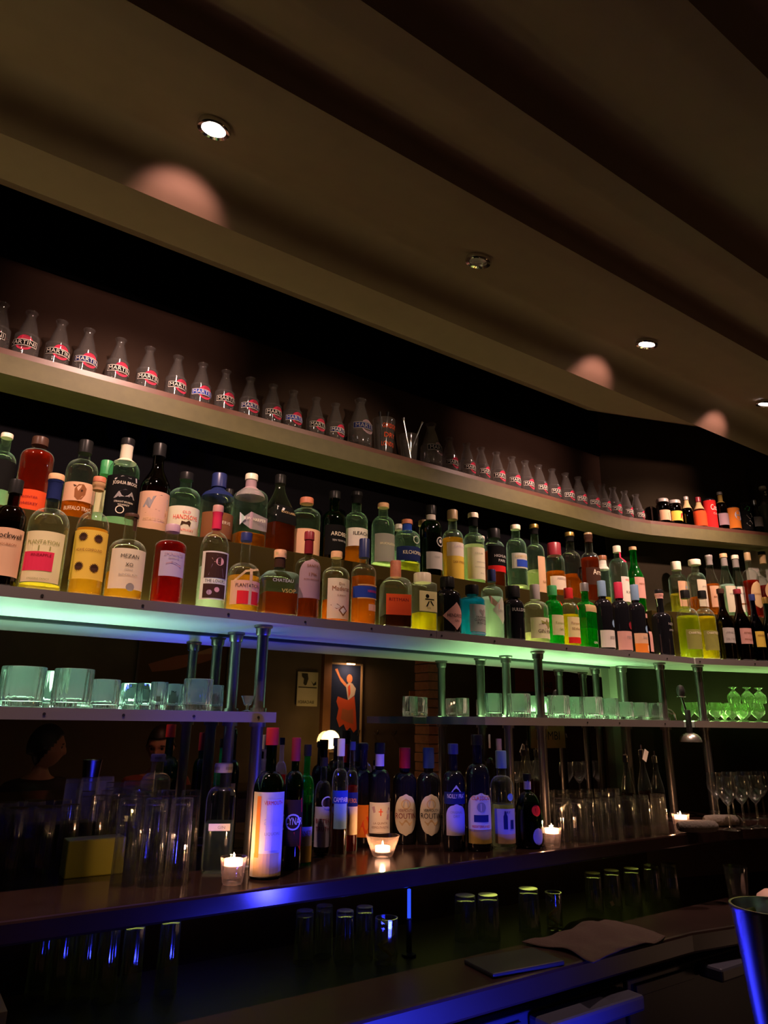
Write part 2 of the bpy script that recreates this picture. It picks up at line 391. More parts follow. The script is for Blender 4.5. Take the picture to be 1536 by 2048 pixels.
# riser behind the front row
RISER = pbr('riser_paint', (.034, .026, .008), .9, noise=.2, scale=8, spec=0)
t = MB().box(-1.6, CX - .06, 1.965, Y_WALL - .014, Z_SH, Z_RISE).build('shelf_riser', RISER, bevel=.002)
tag(t, 'long raised step on the shelf behind the front bottles, carrying the back row', 'shelf riser')
t = turned(MB(), .10, 1.9, .0222, .172, Z_SH, Z_RISE).build('shelf_riser', RISER, bevel=.002)
tag(t, 'raised step carrying the back row of bottles beyond the corner', 'shelf riser')
# top shelf
GOLDW = pbr('olive_board', (.085, .076, .025), .65, noise=.22, scale=30, bump=.05)
UNDER = pbr('olive_board_underside', (.20, .15, .06), .6, noise=.2, scale=20)
t = thing('top_shelf', 'high olive-edged shelf carrying the row of glass carafes under the ceiling', 'shelf')
YT = 2.026; ct = Vector((2.90, YT, 0))
def tfront(s, d=0): return ct + E2 * s + N2 * d
main = [(-1.6, YT), (ct.x - .09, YT)] + [(ct.x - .09 + .09 * k / 5 + .07 * (k / 5) ** 2 * 0 , YT - .0012 * k * k * .35) for k in range(1, 5)]
end = tfront(.10); end2 = tfront(1.6)
pts = [(-1.6, YT), (ct.x - .10, YT), (ct.x - .04, YT - .005), (ct.x + .02, YT - .017), (end.x, end.y), (end2.x, end2.y)]
back = [CORNER + E2 * 1.6 + N2 * .022, CORNER + E2 * .06 + N2 * .001]
allp = pts + [(q.x, q.y) for q in back] + [(CX - .02, Y_WALL - .013), (-1.6, Y_WALL - .013)]
MB().prism(allp, HC + .914, HC + .973).build('shelf_beam', GOLDW, t)
MB().prism(allp, HC + .973, Z_TOP).build('shelf_board', REDWOOD, t)
# steel glass shelves
def glass_shelf(label, x0, x1, scr):
    t = thing('glass_shelf', label, 'shelf')
    z0, z1 = HC - .005, Z_GLS
    MB().box(x0, x1, Y_SH + .004, 2.12, z0, z1 - .002).build('board', STEELW, t)
    MB().box(x0, x1, Y_SH, Y_SH + .004, z0, z1).build('front_strip', STEEL, t)
    for xe in (x0, x1):
        MB().box(min(xe, xe + (.004 if xe == x1 else -.004)), max(xe, xe + (.004 if xe == x1 else -.004)), Y_SH, 2.12, z0, z1).build('end_cap', STEEL, t)
    screws(t, scr, Y_SH, z0 + .013)
gl0 = at(550, 1430, Y_SH).x; gr0 = at(972, 1442, Y_SH).x; gr1 = at(1367, 1448, Y_SH).x
glass_shelf('narrow steel shelf with rounded-end strip holding tumblers beside the posters', -1.6, gl0, [at(x, 1430, Y_SH).x for x in (88, 247, 388, 517)])
glass_shelf('narrow steel shelf holding a packed row of lit tumblers before the corner', gr0, gr1, [at(x, 1448, Y_SH).x for x in (1175, 1239, 1330)])
t = thing('glass_shelf', 'narrow steel shelf holding snifters beyond the corner lamp', 'shelf')
pts = [rfront(-.02, -.02), rfront(1.9, -.02), CORNER + E2 * 1.9 + N2 * .06, CORNER + E2 * .12 + N2 * .06]
MB().prism([(q.x, q.y) for q in pts], HC - .005, Z_GLS - .002).build('board', STEELW, t)
pts = [rfront(-.02, -.016), rfront(1.9, -.016), rfront(1.9, -.02), rfront(-.02, -.02)]
MB().prism([(q.x, q.y) for q in pts], HC - .005, Z_GLS).build('front_strip', STEEL, t)

# ------------------------------------------------------------------ LED strips
def led(name, label, cat, mb, col, s):
    o = mb.build(name, glow('led_' + name + '_%d' % (s * 10), col, s)); return tag(o, label, cat)
MINT = (.50, 1.0, .62); LEAF = (.55, 1.0, .28); LEMON = (.75, 1.0, .35)
led('led_strip', 'mint light strip along the back of the shelf under the first tumblers', 'light strip', MB().box(-1.5, .62, 2.095, 2.113, Z_GLS - .0018, Z_GLS + .0020), MINT, 75)
led('led_strip', 'green light strip along the back of the shelf behind the packed tumblers', 'light strip', MB().box(1.80, gr1 - .02, 2.095, 2.113, Z_GLS - .0018, Z_GLS + .0020), (.46, 1.0, .38), 85)
led('led_strip', 'yellow-green light strip behind the snifters on the turned wall', 'light strip', turned(MB(), .22, 1.8, .07, .085, Z_GLS - .0018, Z_GLS + .0020), LEAF, 30)
led('led_strip', 'light strip at the foot of the riser behind the front bottles', 'light strip', MB().box(-1.5, CX - .08, 1.952, 1.964, Z_SH, Z_SH + .007), (1.0, .92, .34), 22)
led('led_strip', 'light strip on the riser behind the back row of bottles', 'light strip', MB().box(-1.5, CX - .08, 2.146, 2.156, Z_RISE, Z_RISE + .007), (.55, 1.0, .62), 22)
led('led_strip', 'light strip at the foot of the riser beyond the corner', 'light strip', turned(MB(), .12, 1.8,   .173, .184, Z_SH, Z_SH + .007), (1.0, .95, .35), 16)
led('led_strip', 'light strip behind the back bottles beyond the corner', 'light strip', turned(MB(), .12, 1.8, .0225, .029, Z_RISE, Z_RISE + .007), (.6, 1.0, .6), 16)

led('led_strip', 'weak yellow-green light strip under the ledge over the work counter glasses', 'light strip', MB().box(.35, 2.75, 2.0, 2.012, Z_LEDGE - .052, Z_LEDGE - .046), (.9, 1.0, .15), 1.5)
# ------------------------------------------------------------------ ledge, lower counter, guest bar, fridges
LACQ = pbr('dark_lacquered_wood', (.020, .010, .008), .16, noise=.4, scale=9)
le = [(-1.6, 1.64), (2.80, 1.64)]
q1 = CORNER + E2 * .0 + N2 * .53; q2 = CORNER + E2 * 2.0 + N2 * .50; q3 = CORNER + E2 * 2.0 + N2 * .002; q4 = CORNER + E2 * .02 + N2 * .002
o = MB().prism([(-1.6, 1.64), (q1.x, 1.64), (q1.x + .12, 1.615), (q2.x, q2.y), (q3.x, q3.y), (q4.x, q4.y), (CX - .04, Y_WALL - .012), (-1.6, Y_WALL - .012)], Z_LEDGE - .045, Z_LEDGE).build('ledge', LACQ, bevel=.006)
tag(o, 'dark lacquered ledge under the mirror with bottles, glasses and candles on it', 'ledge')
struct(MB().prism([(-1.6, 2.02), (CX - .1, 2.02), (4.4, 1.56), (4.4, 1.66), (CX, Y_WALL - .012), (-1.6, Y_WALL - .012)], Z_LOW, Z_LEDGE - .045).build('trim_upstand', DARKWOOD))
o = MB().prism([(-1.6, 1.47), (2.2, 1.47), (2.45, 1.43), (4.4, .86), (4.4, 1.64), (CX, Y_WALL - .03), (-1.6, Y_WALL - .012)], Z_LOW - .06, Z_LOW).build('work_counter', pbr('red_brown_counter', (.018, .008, .0065), .42, spec=.25, noise=.35, scale=11), bevel=.008)
tag(o, 'red-brown work counter below the ledge holding a cloth and rinsed glasses', 'counter')
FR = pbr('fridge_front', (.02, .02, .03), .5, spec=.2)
Z_F = Z_LOW - .06
xg = [(-1.1, -.36), (-.35, .39), (.40, 1.13), (1.14, 1.89), (1.90, 2.64)]
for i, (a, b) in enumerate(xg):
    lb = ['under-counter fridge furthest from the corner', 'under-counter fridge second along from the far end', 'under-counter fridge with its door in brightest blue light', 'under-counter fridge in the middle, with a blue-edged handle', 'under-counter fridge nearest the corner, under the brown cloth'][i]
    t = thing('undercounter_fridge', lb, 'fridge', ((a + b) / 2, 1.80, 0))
    hw = (b - a) / 2 - .002
    MB().box(-hw, hw, -.26, .30, .02, Z_F - .002).build('cabinet', BLACK, t, bevel=.003)
    d = MB().box(-hw, hw, -.30, -.262, .08, Z_F - .03).build('door', pbr('fridge_door_blue_lit', (.5, .5, .55), .5) if i == 2 else FR, t, bevel=.004)  # one door made paler, putting the bright blue glow into its colour
    MB().box(-.02, hw - .02, -.385, -.302, Z_F - .075, Z_F - .035).build('handle', pbr('fridge_handle', (.06, .06, .09), .45, spec=.2), d, bevel=.008)
    MB().box(-hw + .03, -.05, -.310, -.301, Z_F - .075, Z_F - .045).build('badge_strip', FR, d, bevel=.002)
o = MB().box(-1.9, 2.6, .05, .55, HC - .41, HC - .37).build('guest_bar_counter', LACQ, bevel=.006); tag(o, 'guest side bar counter with the steel shaker standing on it', 'counter')
o = MB().box(-1.9, 2.6, .32, .38, 0, HC - .41).build('wall_guest_bar', DARKWOOD); struct(o)

led('led_strip', 'blue light strip under the work counter edge over the fridge doors', 'light strip', MB().box(.25, 1.12, 1.482, 1.492, Z_F - .006, Z_F - .001), (.03, .03, 1.0), 45)
# ------------------------------------------------------------------ posts
PW = .0165
def post(label, x, y, z1=HC + .266, z0=Z_LEDGE, mid=True):
    t = thing('shelf_post', label, 'post', (x, y, z0), group='pipe posts of the shelves')
    h = z1 - z0
    MB().lathe([(0, 0), (PW, 0), (PW, h), (0, h)], 20).build('pipe', PIPE, t, True)
    for name, za, s in (('top_collar', h, -1), ('foot_collar', 0, 1)):
        pr = [(PW, 0), (.027, 0), (.027, .006 * s), (.022, .010 * s), (.021, .026 * s), (.019, .030 * s), (PW, .030 * s)]
        MB().lathe([(r, za + z) for r, z in pr], 20).build(name, PIPE, t, True)
    if mid:
        zg = HC - .005 - z0
        for zz in (zg - .012, zg + .027): MB().lathe([(PW, zz), (.023, zz), (.023, zz + .012), (PW, zz + .012)], 20).build('shelf_collar', PIPE, t, True)
xa, xb = .86, 2.00
post('front pipe post by the end of the first tumbler shelf', xa, 1.872)
post('rear pipe post against the mirror by the end of the first tumbler shelf', xa + .006, 2.085)
post('front pipe post through the packed tumbler shelf, a candle at its foot', xb, 1.872)
post('rear pipe post against the mirror behind the packed tumblers', xb + .04, 2.085)
post('front pipe post next to the clamp lamp before the corner', 2.765, 1.872)
post('rear pipe post by the corner of the mirror', 2.785, 2.085)
p = rfront(.06, -.055); post('pipe post under the shelf corner, beyond the clamp lamp', p.x, p.y)
p = rfront(.62, -.05); post('pipe post among the snifters, furthest along', p.x, p.y)
post('front pipe post among the big tumblers at the open end', -.35, 1.872)
# ================================================================== bottles
ROWS = {'F': (1.875, Z_SH), 'B': (2.045, Z_RISE), 'H': (2.117, Z_RISE), 'f': (.250, Z_SH), 'b': (.066, Z_RISE), 'c': (.135, Z_RISE), 'T': (2.09, Z_TOP), 't': (.07, Z_TOP)}
SHAPES = {   # shoulder start, neck start, neck width share, curve
    'std': (.62, .76, .38, 'r'), 'rum': (.56, .70, .34, 'r'), 'squat': (.66, .80, .36, 'r'), 'wine': (.50, .76, .38, 's'), 'bord': (.62, .74, .40, 'r'),
    'slope': (.46, .84, .36, 's'), 'tall': (.66, .80, .42, 'r'), 'bulb': (.60, .72, .42, 'r'), 'round': (.40, .78, .30, 'r'), 'cone': (.42, .80, .40, 's'),
    'flask': (.74, .84, .42, 'r'), 'gin': (.70, .82, .50, 'r'), 'dec': (.62, .66, .42, 'r'), 'can': (.93, .99, .86, 'r'), 'jar': (.80, .90, .80, 'r'), 'stub': (.50, .80, .42, 's')}
class Vessel:
    """a lathe outline with its label surface"""
    def __init__(s, H, R, shape, q=0, foot=.012, bulge=0.0, lip=True):
        hs, hn, rn, cv = SHAPES[shape] if isinstance(shape, str) else shape
        s.H, s.R, s.q = H, R, q; rn *= R; s.rn = rn; s.hn = hn * H
        pr = [(0, .004), (R * .55, .003), (R * .88, 0), (R * .97, foot * .35), (R, foot)]
        if bulge: pr += [(R * (1 + bulge), hs * H * .5)]
        pr += [(R, hs * H)]
        for k in range(1, 8):
            t = k / 8
            if cv == 'r': rr = rn + (R - rn) * cos(t * pi / 2) ** .75; zz = hs + (hn - hs) * sin(t * pi / 2) ** 1.0 * (.80) + (hn - hs) * .20 * t ** 2
            else: rr = R + (rn - R) * (t * t * (3 - 2 * t)); zz = hs + (hn - hs) * t
            pr.append((rr, zz * H))
        pr += [(rn, hn * H)]
        if hn < .95:
            pr += [(rn * .97, H * (hn + (1 - hn) * .70)), (rn * 1.14, H * (hn + (1 - hn) * .76)), (rn * 1.14, H * (hn + (1 - hn) * .88)), (rn * .98, H * (hn + (1 - hn) * .90)), (rn * .95, H * .998)]
        else: pr += [(rn, H * .998)]
        pr += [(0, H * .998)]
        s.prof = [(r, z, q * max(0, min(1, (r - rn) / (R - rn + 1e-6))) if q else 0) for r, z in pr]
    def rad(s, z):
        for (r0, z0, q0), (r1, z1, q1) in zip(s.prof[4:], s.prof[5:]):
            if z0 <= z <= z1 and z1 > z0:
                t = (z - z0) / (z1 - z0); return r0 + (r1 - r0) * t, q0 + (q1 - q0) * t
        return s.R, s.q
    def P(s, u, z, off=.0008):
        r, q = s.rad(z); a = math.atan2(u, s.R) if q > .5 else u / max(r, .3 * s.R); k = sqf(a - pi / 2, q)
        rr = r * k + off; return Vector((rr * sin(a), -rr * cos(a), z))
    def inner(s, top, gap=.0022):
        pr = [(0, .007, 0)]
        for r, z, q in s.prof[2:-1]:
            z2 = max(z, .007)
            if z2 < top: pr.append((max(r - gap, .001), z2, q))
        r, q = s.rad(top); pr += [(max(r - gap, .001), top, q), (0, top, 0)]; return pr
    def patch(s, mb, u0, u1, z0, z1, off=.0008, nu=14, nz=1, outline=None):
        if nz == 1 and abs(s.rad(z0)[0] - s.rad(z1)[0]) > .001: nz = 6
        vs = []; fs = []
        for j in range(nz + 1):
            v = j / nz; z = z0 + (z1 - z0) * v; m, k = (0, 1) if not outline else outline(v)
            for i in range(nu + 1): vs.append(s.P((u0 + u1) / 2 + m + (u1 - u0) * (i / nu - .5) * k, z, off))
        for j in range(nz):
            for i in range(nu): a = j * (nu + 1) + i; fs.append((a, a + 1, a + nu + 2, a + nu + 1))
        return mb.add(vs, fs)
    def poly(s, mb, pts, off=.0014):
        return mb.add([s.P(u, z, off) for u, z in pts], [tuple(range(len(pts)))])
OVAL = lambda v: (0, max(.02, math.sqrt(max(0, 1 - (2 * v - 1) ** 2))))
DIAM = lambda v: (0, max(.02, 1 - abs(2 * v - 1)))
ARCH = lambda v: (0, 1 if v < .62 else max(.05, math.sqrt(max(0, 1 - ((v - .62) / .38) ** 2))))
OUTL = {'oval': OVAL, 'diamond': DIAM, 'arch': ARCH, '': None}

def place(row, px, py, base=None):
    if row in 'FBTH': Y, z = ROWS[row]; p = at(px, py, Y); return Vector((p.x, Y, z)), lambda y: at(px, y, Y).z, 0.0
    if row in 'fbtc':
        d, z = ROWS[row]; p = at2(px, py, d); return Vector((p.x, p.y, z)), lambda y: at2(px, y, d).z, TH
    z = {'L': Z_LEDGE, 'C': Z_LOW}[row]; p = atz(px, base, z)
    return p, lambda y: at(px, y, p.y).z, 0.0
def bottle(label, px, py, top, w, row, glass, liq, fill, cap, shape, labels=(), texts=(), deco=(), q=0, rz=None, sleeve=None, base=None, capw=1.12, H=None, group=None, name='bottle', cat='bottle', neck=None):
    p, zof, rot = place(row, px, py, base)
    if H is None: H = zof(top) - p.z
    k = scale_at(p + Vector((0, 0, H * .4))); R = w * .5 * k
    if rz is None: rz = random.uniform(-6, 6)
    v = Vessel(H, R, shape, q)
    if neck: v = Vessel(H, R, (SHAPES[shape][0], SHAPES[shape][1], neck, SHAPES[shape][3]), q)
    t = thing(name, label, cat, p, rot + R_(rz), group)
    seg = 36 if q else 26
    MB().lathe(v.prof, seg).build('glass_body', GLASS[glass](), t, True)
    if liq:
        zt_ = (zof(fill) - p.z) if fill > 1 else fill * H
        zt_ = min(max(zt_, .02), H * .93)
        MB().lathe(v.inner(zt_), seg).build('liquid', liquid(liq), t, True)
    if cap:
        ck, ctop = cap; zc = (zof(ctop) - p.z) if ctop > 1 else ctop * H
        rc = max(v.rad(zc + (H * .97 - zc) * i / 6)[0] for i in range(7)) * (1.02 if capw == 1.12 else capw) + .0006
        MB().lathe([(0, zc), (rc, zc), (rc, H - .002), (rc * .94, H + .0012), (0, H + .0015)], 20).build('cap', capm(ck), t, True)
    if sleeve:
        ck, ya, yb = sleeve; za, zb_ = zof(yb) - p.z, zof(ya) - p.z
        pr = [(v.rad(z)[0] + .001, z) for z in [za + (zb_ - za) * i / 5 for i in range(6)]]
        MB().lathe(pr, 20).build('neck_sleeve', lab(ck), t, True)
    lo = None
    for L in labels:
        ya, yb, mk, half = L[:4]; off = L[4] if len(L) > 4 else 0; ol = OUTL[L[5]] if len(L) > 5 else None; hd = (L[6] if len(L) > 6 else 0) * k
        z1 = zof(ya) - p.z; z0 = max(zof(yb) - p.z, .004)
        hw = R_(half) * R if not q else min(half / 45.0, 1) * R * .96
        mb = MB(); v.patch(mb, hd - hw, hd + hw, z0, z1, .0008 + off * .0004, 16, 14 if ol else 1, ol)
        lo_ = mb.build('label', lab(mk), t, True)
        if lo is None: lo = lo_
    par = lo or t
    for D in deco:
        mb = MB(); mk = D[-1]
        if D[0] == 'rect': _, u, y, ww, hh, _m = D; v.patch(mb, (u - ww / 2) * k, (u + ww / 2) * k, zof(y + hh / 2) - p.z, zof(y - hh / 2) - p.z, .0016, 8)
        elif D[0] == 'disc':
            _, u, y, r, _m = D; z0 = zof(y) - p.z; v.poly(mb, [(u * k + r * k * cos(a * pi / 9), z0 + r * k * sin(a * pi / 9)) for a in range(18)], .0018)
        elif D[0] == 'sun':
            _, u, y, r, _m = D; z0 = zof(y) - p.z; v.poly(mb, [(u * k + r * k * (1 if a % 2 else .66) * cos(a * pi / 16), z0 + r * k * (1 if a % 2 else .66) * sin(a * pi / 16)) for a in range(32)], .0018)
        elif D[0] == 'ring':
            _, u, y, r, _m = D; z0 = zof(y) - p.z
            vs = []; n = 20
            for rr in (r, r * .8): vs += [v.P(u * k + rr * k * cos(2 * pi * a / n), z0 + rr * k * sin(2 * pi * a / n), .0018) for a in range(n)]
            mb.add(vs, [(a, (a + 1) % n, n + (a + 1) % n, n + a) for a in range(n)])
        elif D[0] == 'poly':
            _, pts, _m = D; v.poly(mb, [(u * k, zof(y) - p.z) for u, y in pts], .0017)
        mb.build('print', ink(mk), par)
    by = {}
    for T in texts:
        s, y, h, mk = T[:4]; wm = (T[4] if len(T) > 4 else w * .85) * k; u = (T[5] if len(T) > 5 else 0) * k
        mb = by.setdefault(mk, MB()); flat_text(mb, s, u, zof(y) - p.z, h * k * .9, wm, lambda a, b: v.P(a, b, .0021))
    for mk, mb in by.items(): mb.build('lettering', ink(mk), par)
    return t
GB = 'bottles in the back row of the long shelf'; GF = 'bottles in the front row of the long shelf'; GL = 'bottles on the ledge'; GR = 'bottles beyond the corner'
def B(label, px, py, top, w, *a, **k): k.setdefault('group', GB); return bottle(label, px, py, top, w, 'H' if label.startswith('hidden') or 'half hidden' in label else 'B', *a, **k)
def FB(label, px, py, top, w, *a, **k): k.setdefault('group', GF); return bottle(label, px, py, top, w, 'F', *a, **k)

# ---- back row, from the start of the shelf to the corner
B('large clear bottle with a black wrap label, first of the back row', 0, 950, 866, 50, 'mint', 'water', .5, ('ivory', 874), 'std', [(925, 985, 'black', 80)])
B('dark red flask-shaped bottle with a tilted red-orange label', 66, 970, 874, 62, 'clear', 'redamber', 905, ('dkbrown', 890), 'flask', [(988, 1044, 'redorange', 62)], [('FRONTIER', 1003, 5, 'maroon'), ('WHISKEY', 1016, 6, 'maroon')], rz=-12)
B('pear-shouldered bottle with a bison head drawing over orange whiskey', 156, 1000, 880, 60, 'clear', 'orange', 1006, ('black', 905), 'std',
  [(972, 1010, 'peach', 70)], [('BUFFALO TRACE', 1025, 9, 'cream', 54)],
  [('poly', [(-10, 1002), (-11, 986), (-5, 977), (4, 976), (10, 984), (9, 996), (3, 1006), (-4, 1008)], 'brown'), ('poly', [(-12, 982), (-15, 977), (-8, 980)], 'dkbrown'), ('disc', 2, 989, 2, 'dkbrown')])
B('slim bottle with a tall green cap, half hidden behind the orange-labelled one', 206, 990, 922, 34, 'clear', 'water', .4, ('green', 950), 'std', [(985, 1030, 'cream', 60)], neck=.6)
B('big mint-lit clear bottle with a black engraved label and white neck band', 243, 985, 877, 60, 'mint', 'water', .3, ('black', 889), 'std', [(958, 1042, 'black', 86)],
  [('JOSHUA BROOK', 975, 10, 'ivory', 50), ('STRAIGHT BOURBON', 1012, 4, 'ivory', 36), ('WHISKEY', 1018, 4, 'ivory', 26)],
  [('poly', [(-22, 966), (-8, 960), (6, 963), (22, 959), (24, 968), (-22, 969)], 'lightgrey'), ('poly', [(-20, 1006), (-12, 992), (0, 986), (14, 990), (22, 1004), (6, 1000), (-6, 1002)], 'grey'), ('ring', -6, 1028, 8, 'ivory')], sleeve=('ivory', 889, 925), rz=0)
B('dark sloping wine-shaped bottle with a pale landscape label', 307, 1010, 887, 58, 'brown', 'rum', .5, ('black', 912), 'wine', [(990, 1066, 'peach', 80)], [('ESTATE CASK', 1046, 6, 'tan', 44)],
  [('poly', [(-26, 1022), (-18, 1004), (-4, 1000), (8, 996), (24, 1002), (26, 1024), (6, 1028), (-12, 1024)], 'grey'), ('poly', [(-20, 1034), (0, 1026), (22, 1030), (22, 1036)], 'brown')])
B('clear green-lit bottle with a tan horse label and red lettering', 366, 1030, 946, 62, 'mint', 'amber', 1076, ('black', 960), 'std', [(1020, 1080, 'ivory', 84)], [('OLD', 1032, 6, 'red', 16), ('HANDSOME', 1042, 10, 'red', 50), ('KENTUCKY', 1068, 5, 'red', 40)],
  [('poly', [(-10, 1060), (-8, 1050), (0, 1052), (6, 1048), (10, 1052), (8, 1060), (4, 1056), (-4, 1056)], 'dkbrown')])
B('hidden dark-necked bottle behind the blue-capped one', 456, 1020, 980, 34, 'dkgreen', None, 0, ('black', 990), 'std', neck=.5)
B('broad bottle with a long blue capsule and brown label', 432, 1040, 948, 66, 'clear', 'rum', 1082, ('navy', 975), 'std', [(1032, 1082, 'brown', 80)], [('RESERVE', 1052, 7, 'cream', 40)], sleeve=('navy', 974, 996))
B('square-shouldered bottle with white-rimmed stopper and slanted dark label', 498, 1030, 949, 60, 'mint', 'amber', 1072, ('ivory', 960), 'squat', [], [('I.W. HARPER', 1046, 7, 'ivory', 40)],
  [('poly', [(-30, 1050), (-10, 1032), (26, 1038), (28, 1064), (-10, 1066)], 'mauve'), ('poly', [(-29, 1034), (-18, 1046), (-28, 1060)], 'silver')], q=.35, sleeve=('mauve', 961, 996))
B('tall black-labelled square bottle with a slanting label and dark amber whisky', 557, 1030, 951, 56, 'smoke', 'rum', 1052, ('black', 968), (.42, .86, .34, 's'), [(1016, 1052, 'black', 44)], [('BLACK LABEL', 1030, 5, 'tan', 36, 4)],
  [('poly', [(-26, 1020), (-20, 1018), (-4, 1022), (-8, 1028), (-26, 1028)], 'silver')], q=.7, rz=12)
B('clear green-lit bottle with red-topped stopper and peach label', 611, 1060, 997, 58, 'mint', 'gold', .45, ('wood', 1008), (.70, .82, .40, 'r'), [(1064, 1114, 'peach', 80)])
B('dark green bottle with white lettering straight on the glass', 667, 1070, 984, 48, 'dkgreen', 'dark', .5, ('black', 998), 'bulb', [(1055, 1115, 'black', 80)], [('ARDBEG', 1073, 9, 'ivory', 40), ('TEN YEARS OLD', 1086, 4, 'lightgrey', 34)], rz=6)
B('bottle with white island label, black neck and amber lower half', 712, 1070, 985, 46, 'mint', 'orange', 1096, ('black', 992), 'bulb', [(1061, 1097, 'white', 84)], [('ILEACH', 1072, 8, 'black', 36)], sleeve=('black', 992, 1008))
B('clear bottle with cork stopper and grey band label over pale whisky', 766, 1070, 1008, 46, 'mint', 'pale', 1128, ('cork', 1016), 'tall', [(1072, 1128, 'grey', 78)], [('BRUICHLADDICH', 1092, 5, 'cream', 38)])
B('hidden pale-capped bottle peeping out behind the navy-labelled one', 798, 1090, 1050, 24, 'clear', 'water', .5, ('lightgrey', 1061), 'std', neck=.6)
B('round-shouldered bottle with navy label, blue neck and yellow whisky', 814, 1090, 1041, 52, 'mint', 'yellow', 1128, ('wood', 1049), 'squat', [(1098, 1126, 'navy', 84)], [('KILCHOMAN', 1110, 8, 'ivory', 44)], [('ring', 6, 1084, 8, 'lightgrey')], sleeve=('blue', 1049, 1063))
B('hidden bottle with pale stopper behind the dark green one', 846, 1085, 1042, 26, 'clear', 'water', .5, ('tan', 1052), 'std', neck=.6)
B('very dark green bottle with white neck stripe, round emblem and white label', 862, 1090, 1013, 44, 'dkgreen', 'dark', .6, ('black', 1030), 'tall', [(1108, 1142, 'lightgrey', 60)], [('CASK', 1118, 4, 'grey', 20)], [('disc', 8, 1087, 11, 'black'), ('ring', 8, 1087, 10, 'lightgrey'), ('disc', 8, 1086, 4, 'lightgrey')], sleeve=('white', 1031, 1041))
B('bulb-necked bottle with tan capsule and white and yellow label', 906, 1100, 1022, 42, 'mint', 'gold', .6, ('tan', 1040), 'bulb', [(1089, 1116, 'white', 80), (1116, 1164, 'yellow', 80)], [('CAOL ILA', 1097, 5, 'lilac', 30), ('CASK STRENGTH', 1128, 5, 'brown', 34)])
B('bulb-necked bottle with a ruled pale label, black neck and ivory cap', 948, 1105, 1028, 42, 'mint', 'pale', .55, ('ivory', 1037), 'bulb', [(1099, 1162, 'ivory', 84)], [('CELLAR', 1111, 4, 'grey', 18, -6), ('SINGLE MALT', 1128, 3, 'grey', 30), ('SCOTCH WHISKY', 1138, 3, 'grey', 32), ('70 CL', 1150, 3, 'grey', 14)], sleeve=('black', 1037, 1054))
B('hidden bottle with a pale ring stopper behind the ruled label bottle', 962, 1120, 1074, 24, 'clear', 'water', .5, ('lightgrey', 1082), 'std', neck=.6)
B('low black-capped bottle with black label and bright red band', 989, 1120, 1060, 42, 'mint', 'rum', .62, ('black', 1078), (.66, .80, .42, 'r'), [(1096, 1136, 'black', 84), (1135, 1147, 'red', 84)], [('HIGHLAND', 1116, 6, 'lightgrey', 34), ('PARK', 1125, 6, 'lightgrey', 20)], capw=1.25)
B('clear bottle with cork stopper and blue and gold label', 1033, 1110, 1052, 40, 'mint', 'pale', 1172, ('ivory', 1060), 'tall', [(1110, 1140, 'lightgrey', 70)], [('AUCHENTOSHAN', 1117, 6, 'gold', 34)], [('rect', 3, 1130, 34, 14, 'blue')])
B('bulb-necked bottle with gold cap and tall peach side label', 1071, 1115, 1051, 36, 'mint', 'pale', 1142, ('gold', 1058), 'bulb', [(1116, 1190, 'peach', 50, 0, '', 6)], [('KAVALAN', 1166, 6, 'brown', 18, 8)], sleeve=('black', 1059, 1070))
B('squat bottle with a dark red wax top and pale lower label', 1110, 1130, 1088, 38, 'mint', 'orange', 1144, ('maroon', 1112), 'squat', [(1155, 1182, 'ivory', 84)], [('ABERLOUR', 1160, 5, 'grey', 28)])
B('bulb-necked bottle with gold cap and round black side label', 1142, 1120, 1067, 38, 'smoke', 'orange', 1150, ('gold', 1074), 'bulb', [], [], [('disc', 8, 1150, 15, 'black')], sleeve=('black', 1075, 1084))
B('bottle with brown label, pale script name and brown capsule', 1180, 1125, 1068, 36, 'clear', 'rum', 1117, ('tan', 1071), 'bulb', [(1138, 1172, 'dkbrown', 84)], [('Arran', 1147, 12, 'ivory', 26)], sleeve=('dkbrown', 1071, 1086))
B('slim clear bottle with copper-coloured collar and a little yellow drink', 1207, 1150, 1113, 24, 'mint', 'yellow', 1195, ('brown', 1121), 'tall', neck=.6, sleeve=('white', 1122, 1140))
B('clear bottle with white neck, crimson strip and tall white label', 1237, 1140, 1094, 36, 'mint', 'pale', 1205, ('ivory', 1106), 'squat', [(1156, 1205, 'white', 56, 0, '', 6)], [('GENEVER', 1162, 4, 'red', 18, 6), ('K.VAN', 1186, 6, 'black', 18, 6)], [('rect', 3, 1116, 9, 22, 'crimson')])
B('bright green wine-shaped bottle with cork cap, last before the corner', 1270, 1150, 1096, 33, 'green', 'green', .5, ('cork', 1102), 'wine', [(1157, 1198, 'pink', 60)], [('ABSINTHE', 1170, 4, 'brown', 20)])
bottle('tall brown-black bottle standing in the corner of the shelf', 1324, 1180, 1132, 32, 'H', 'brown', 'dark', .5, ('black', 1166), 'slope', [], [])

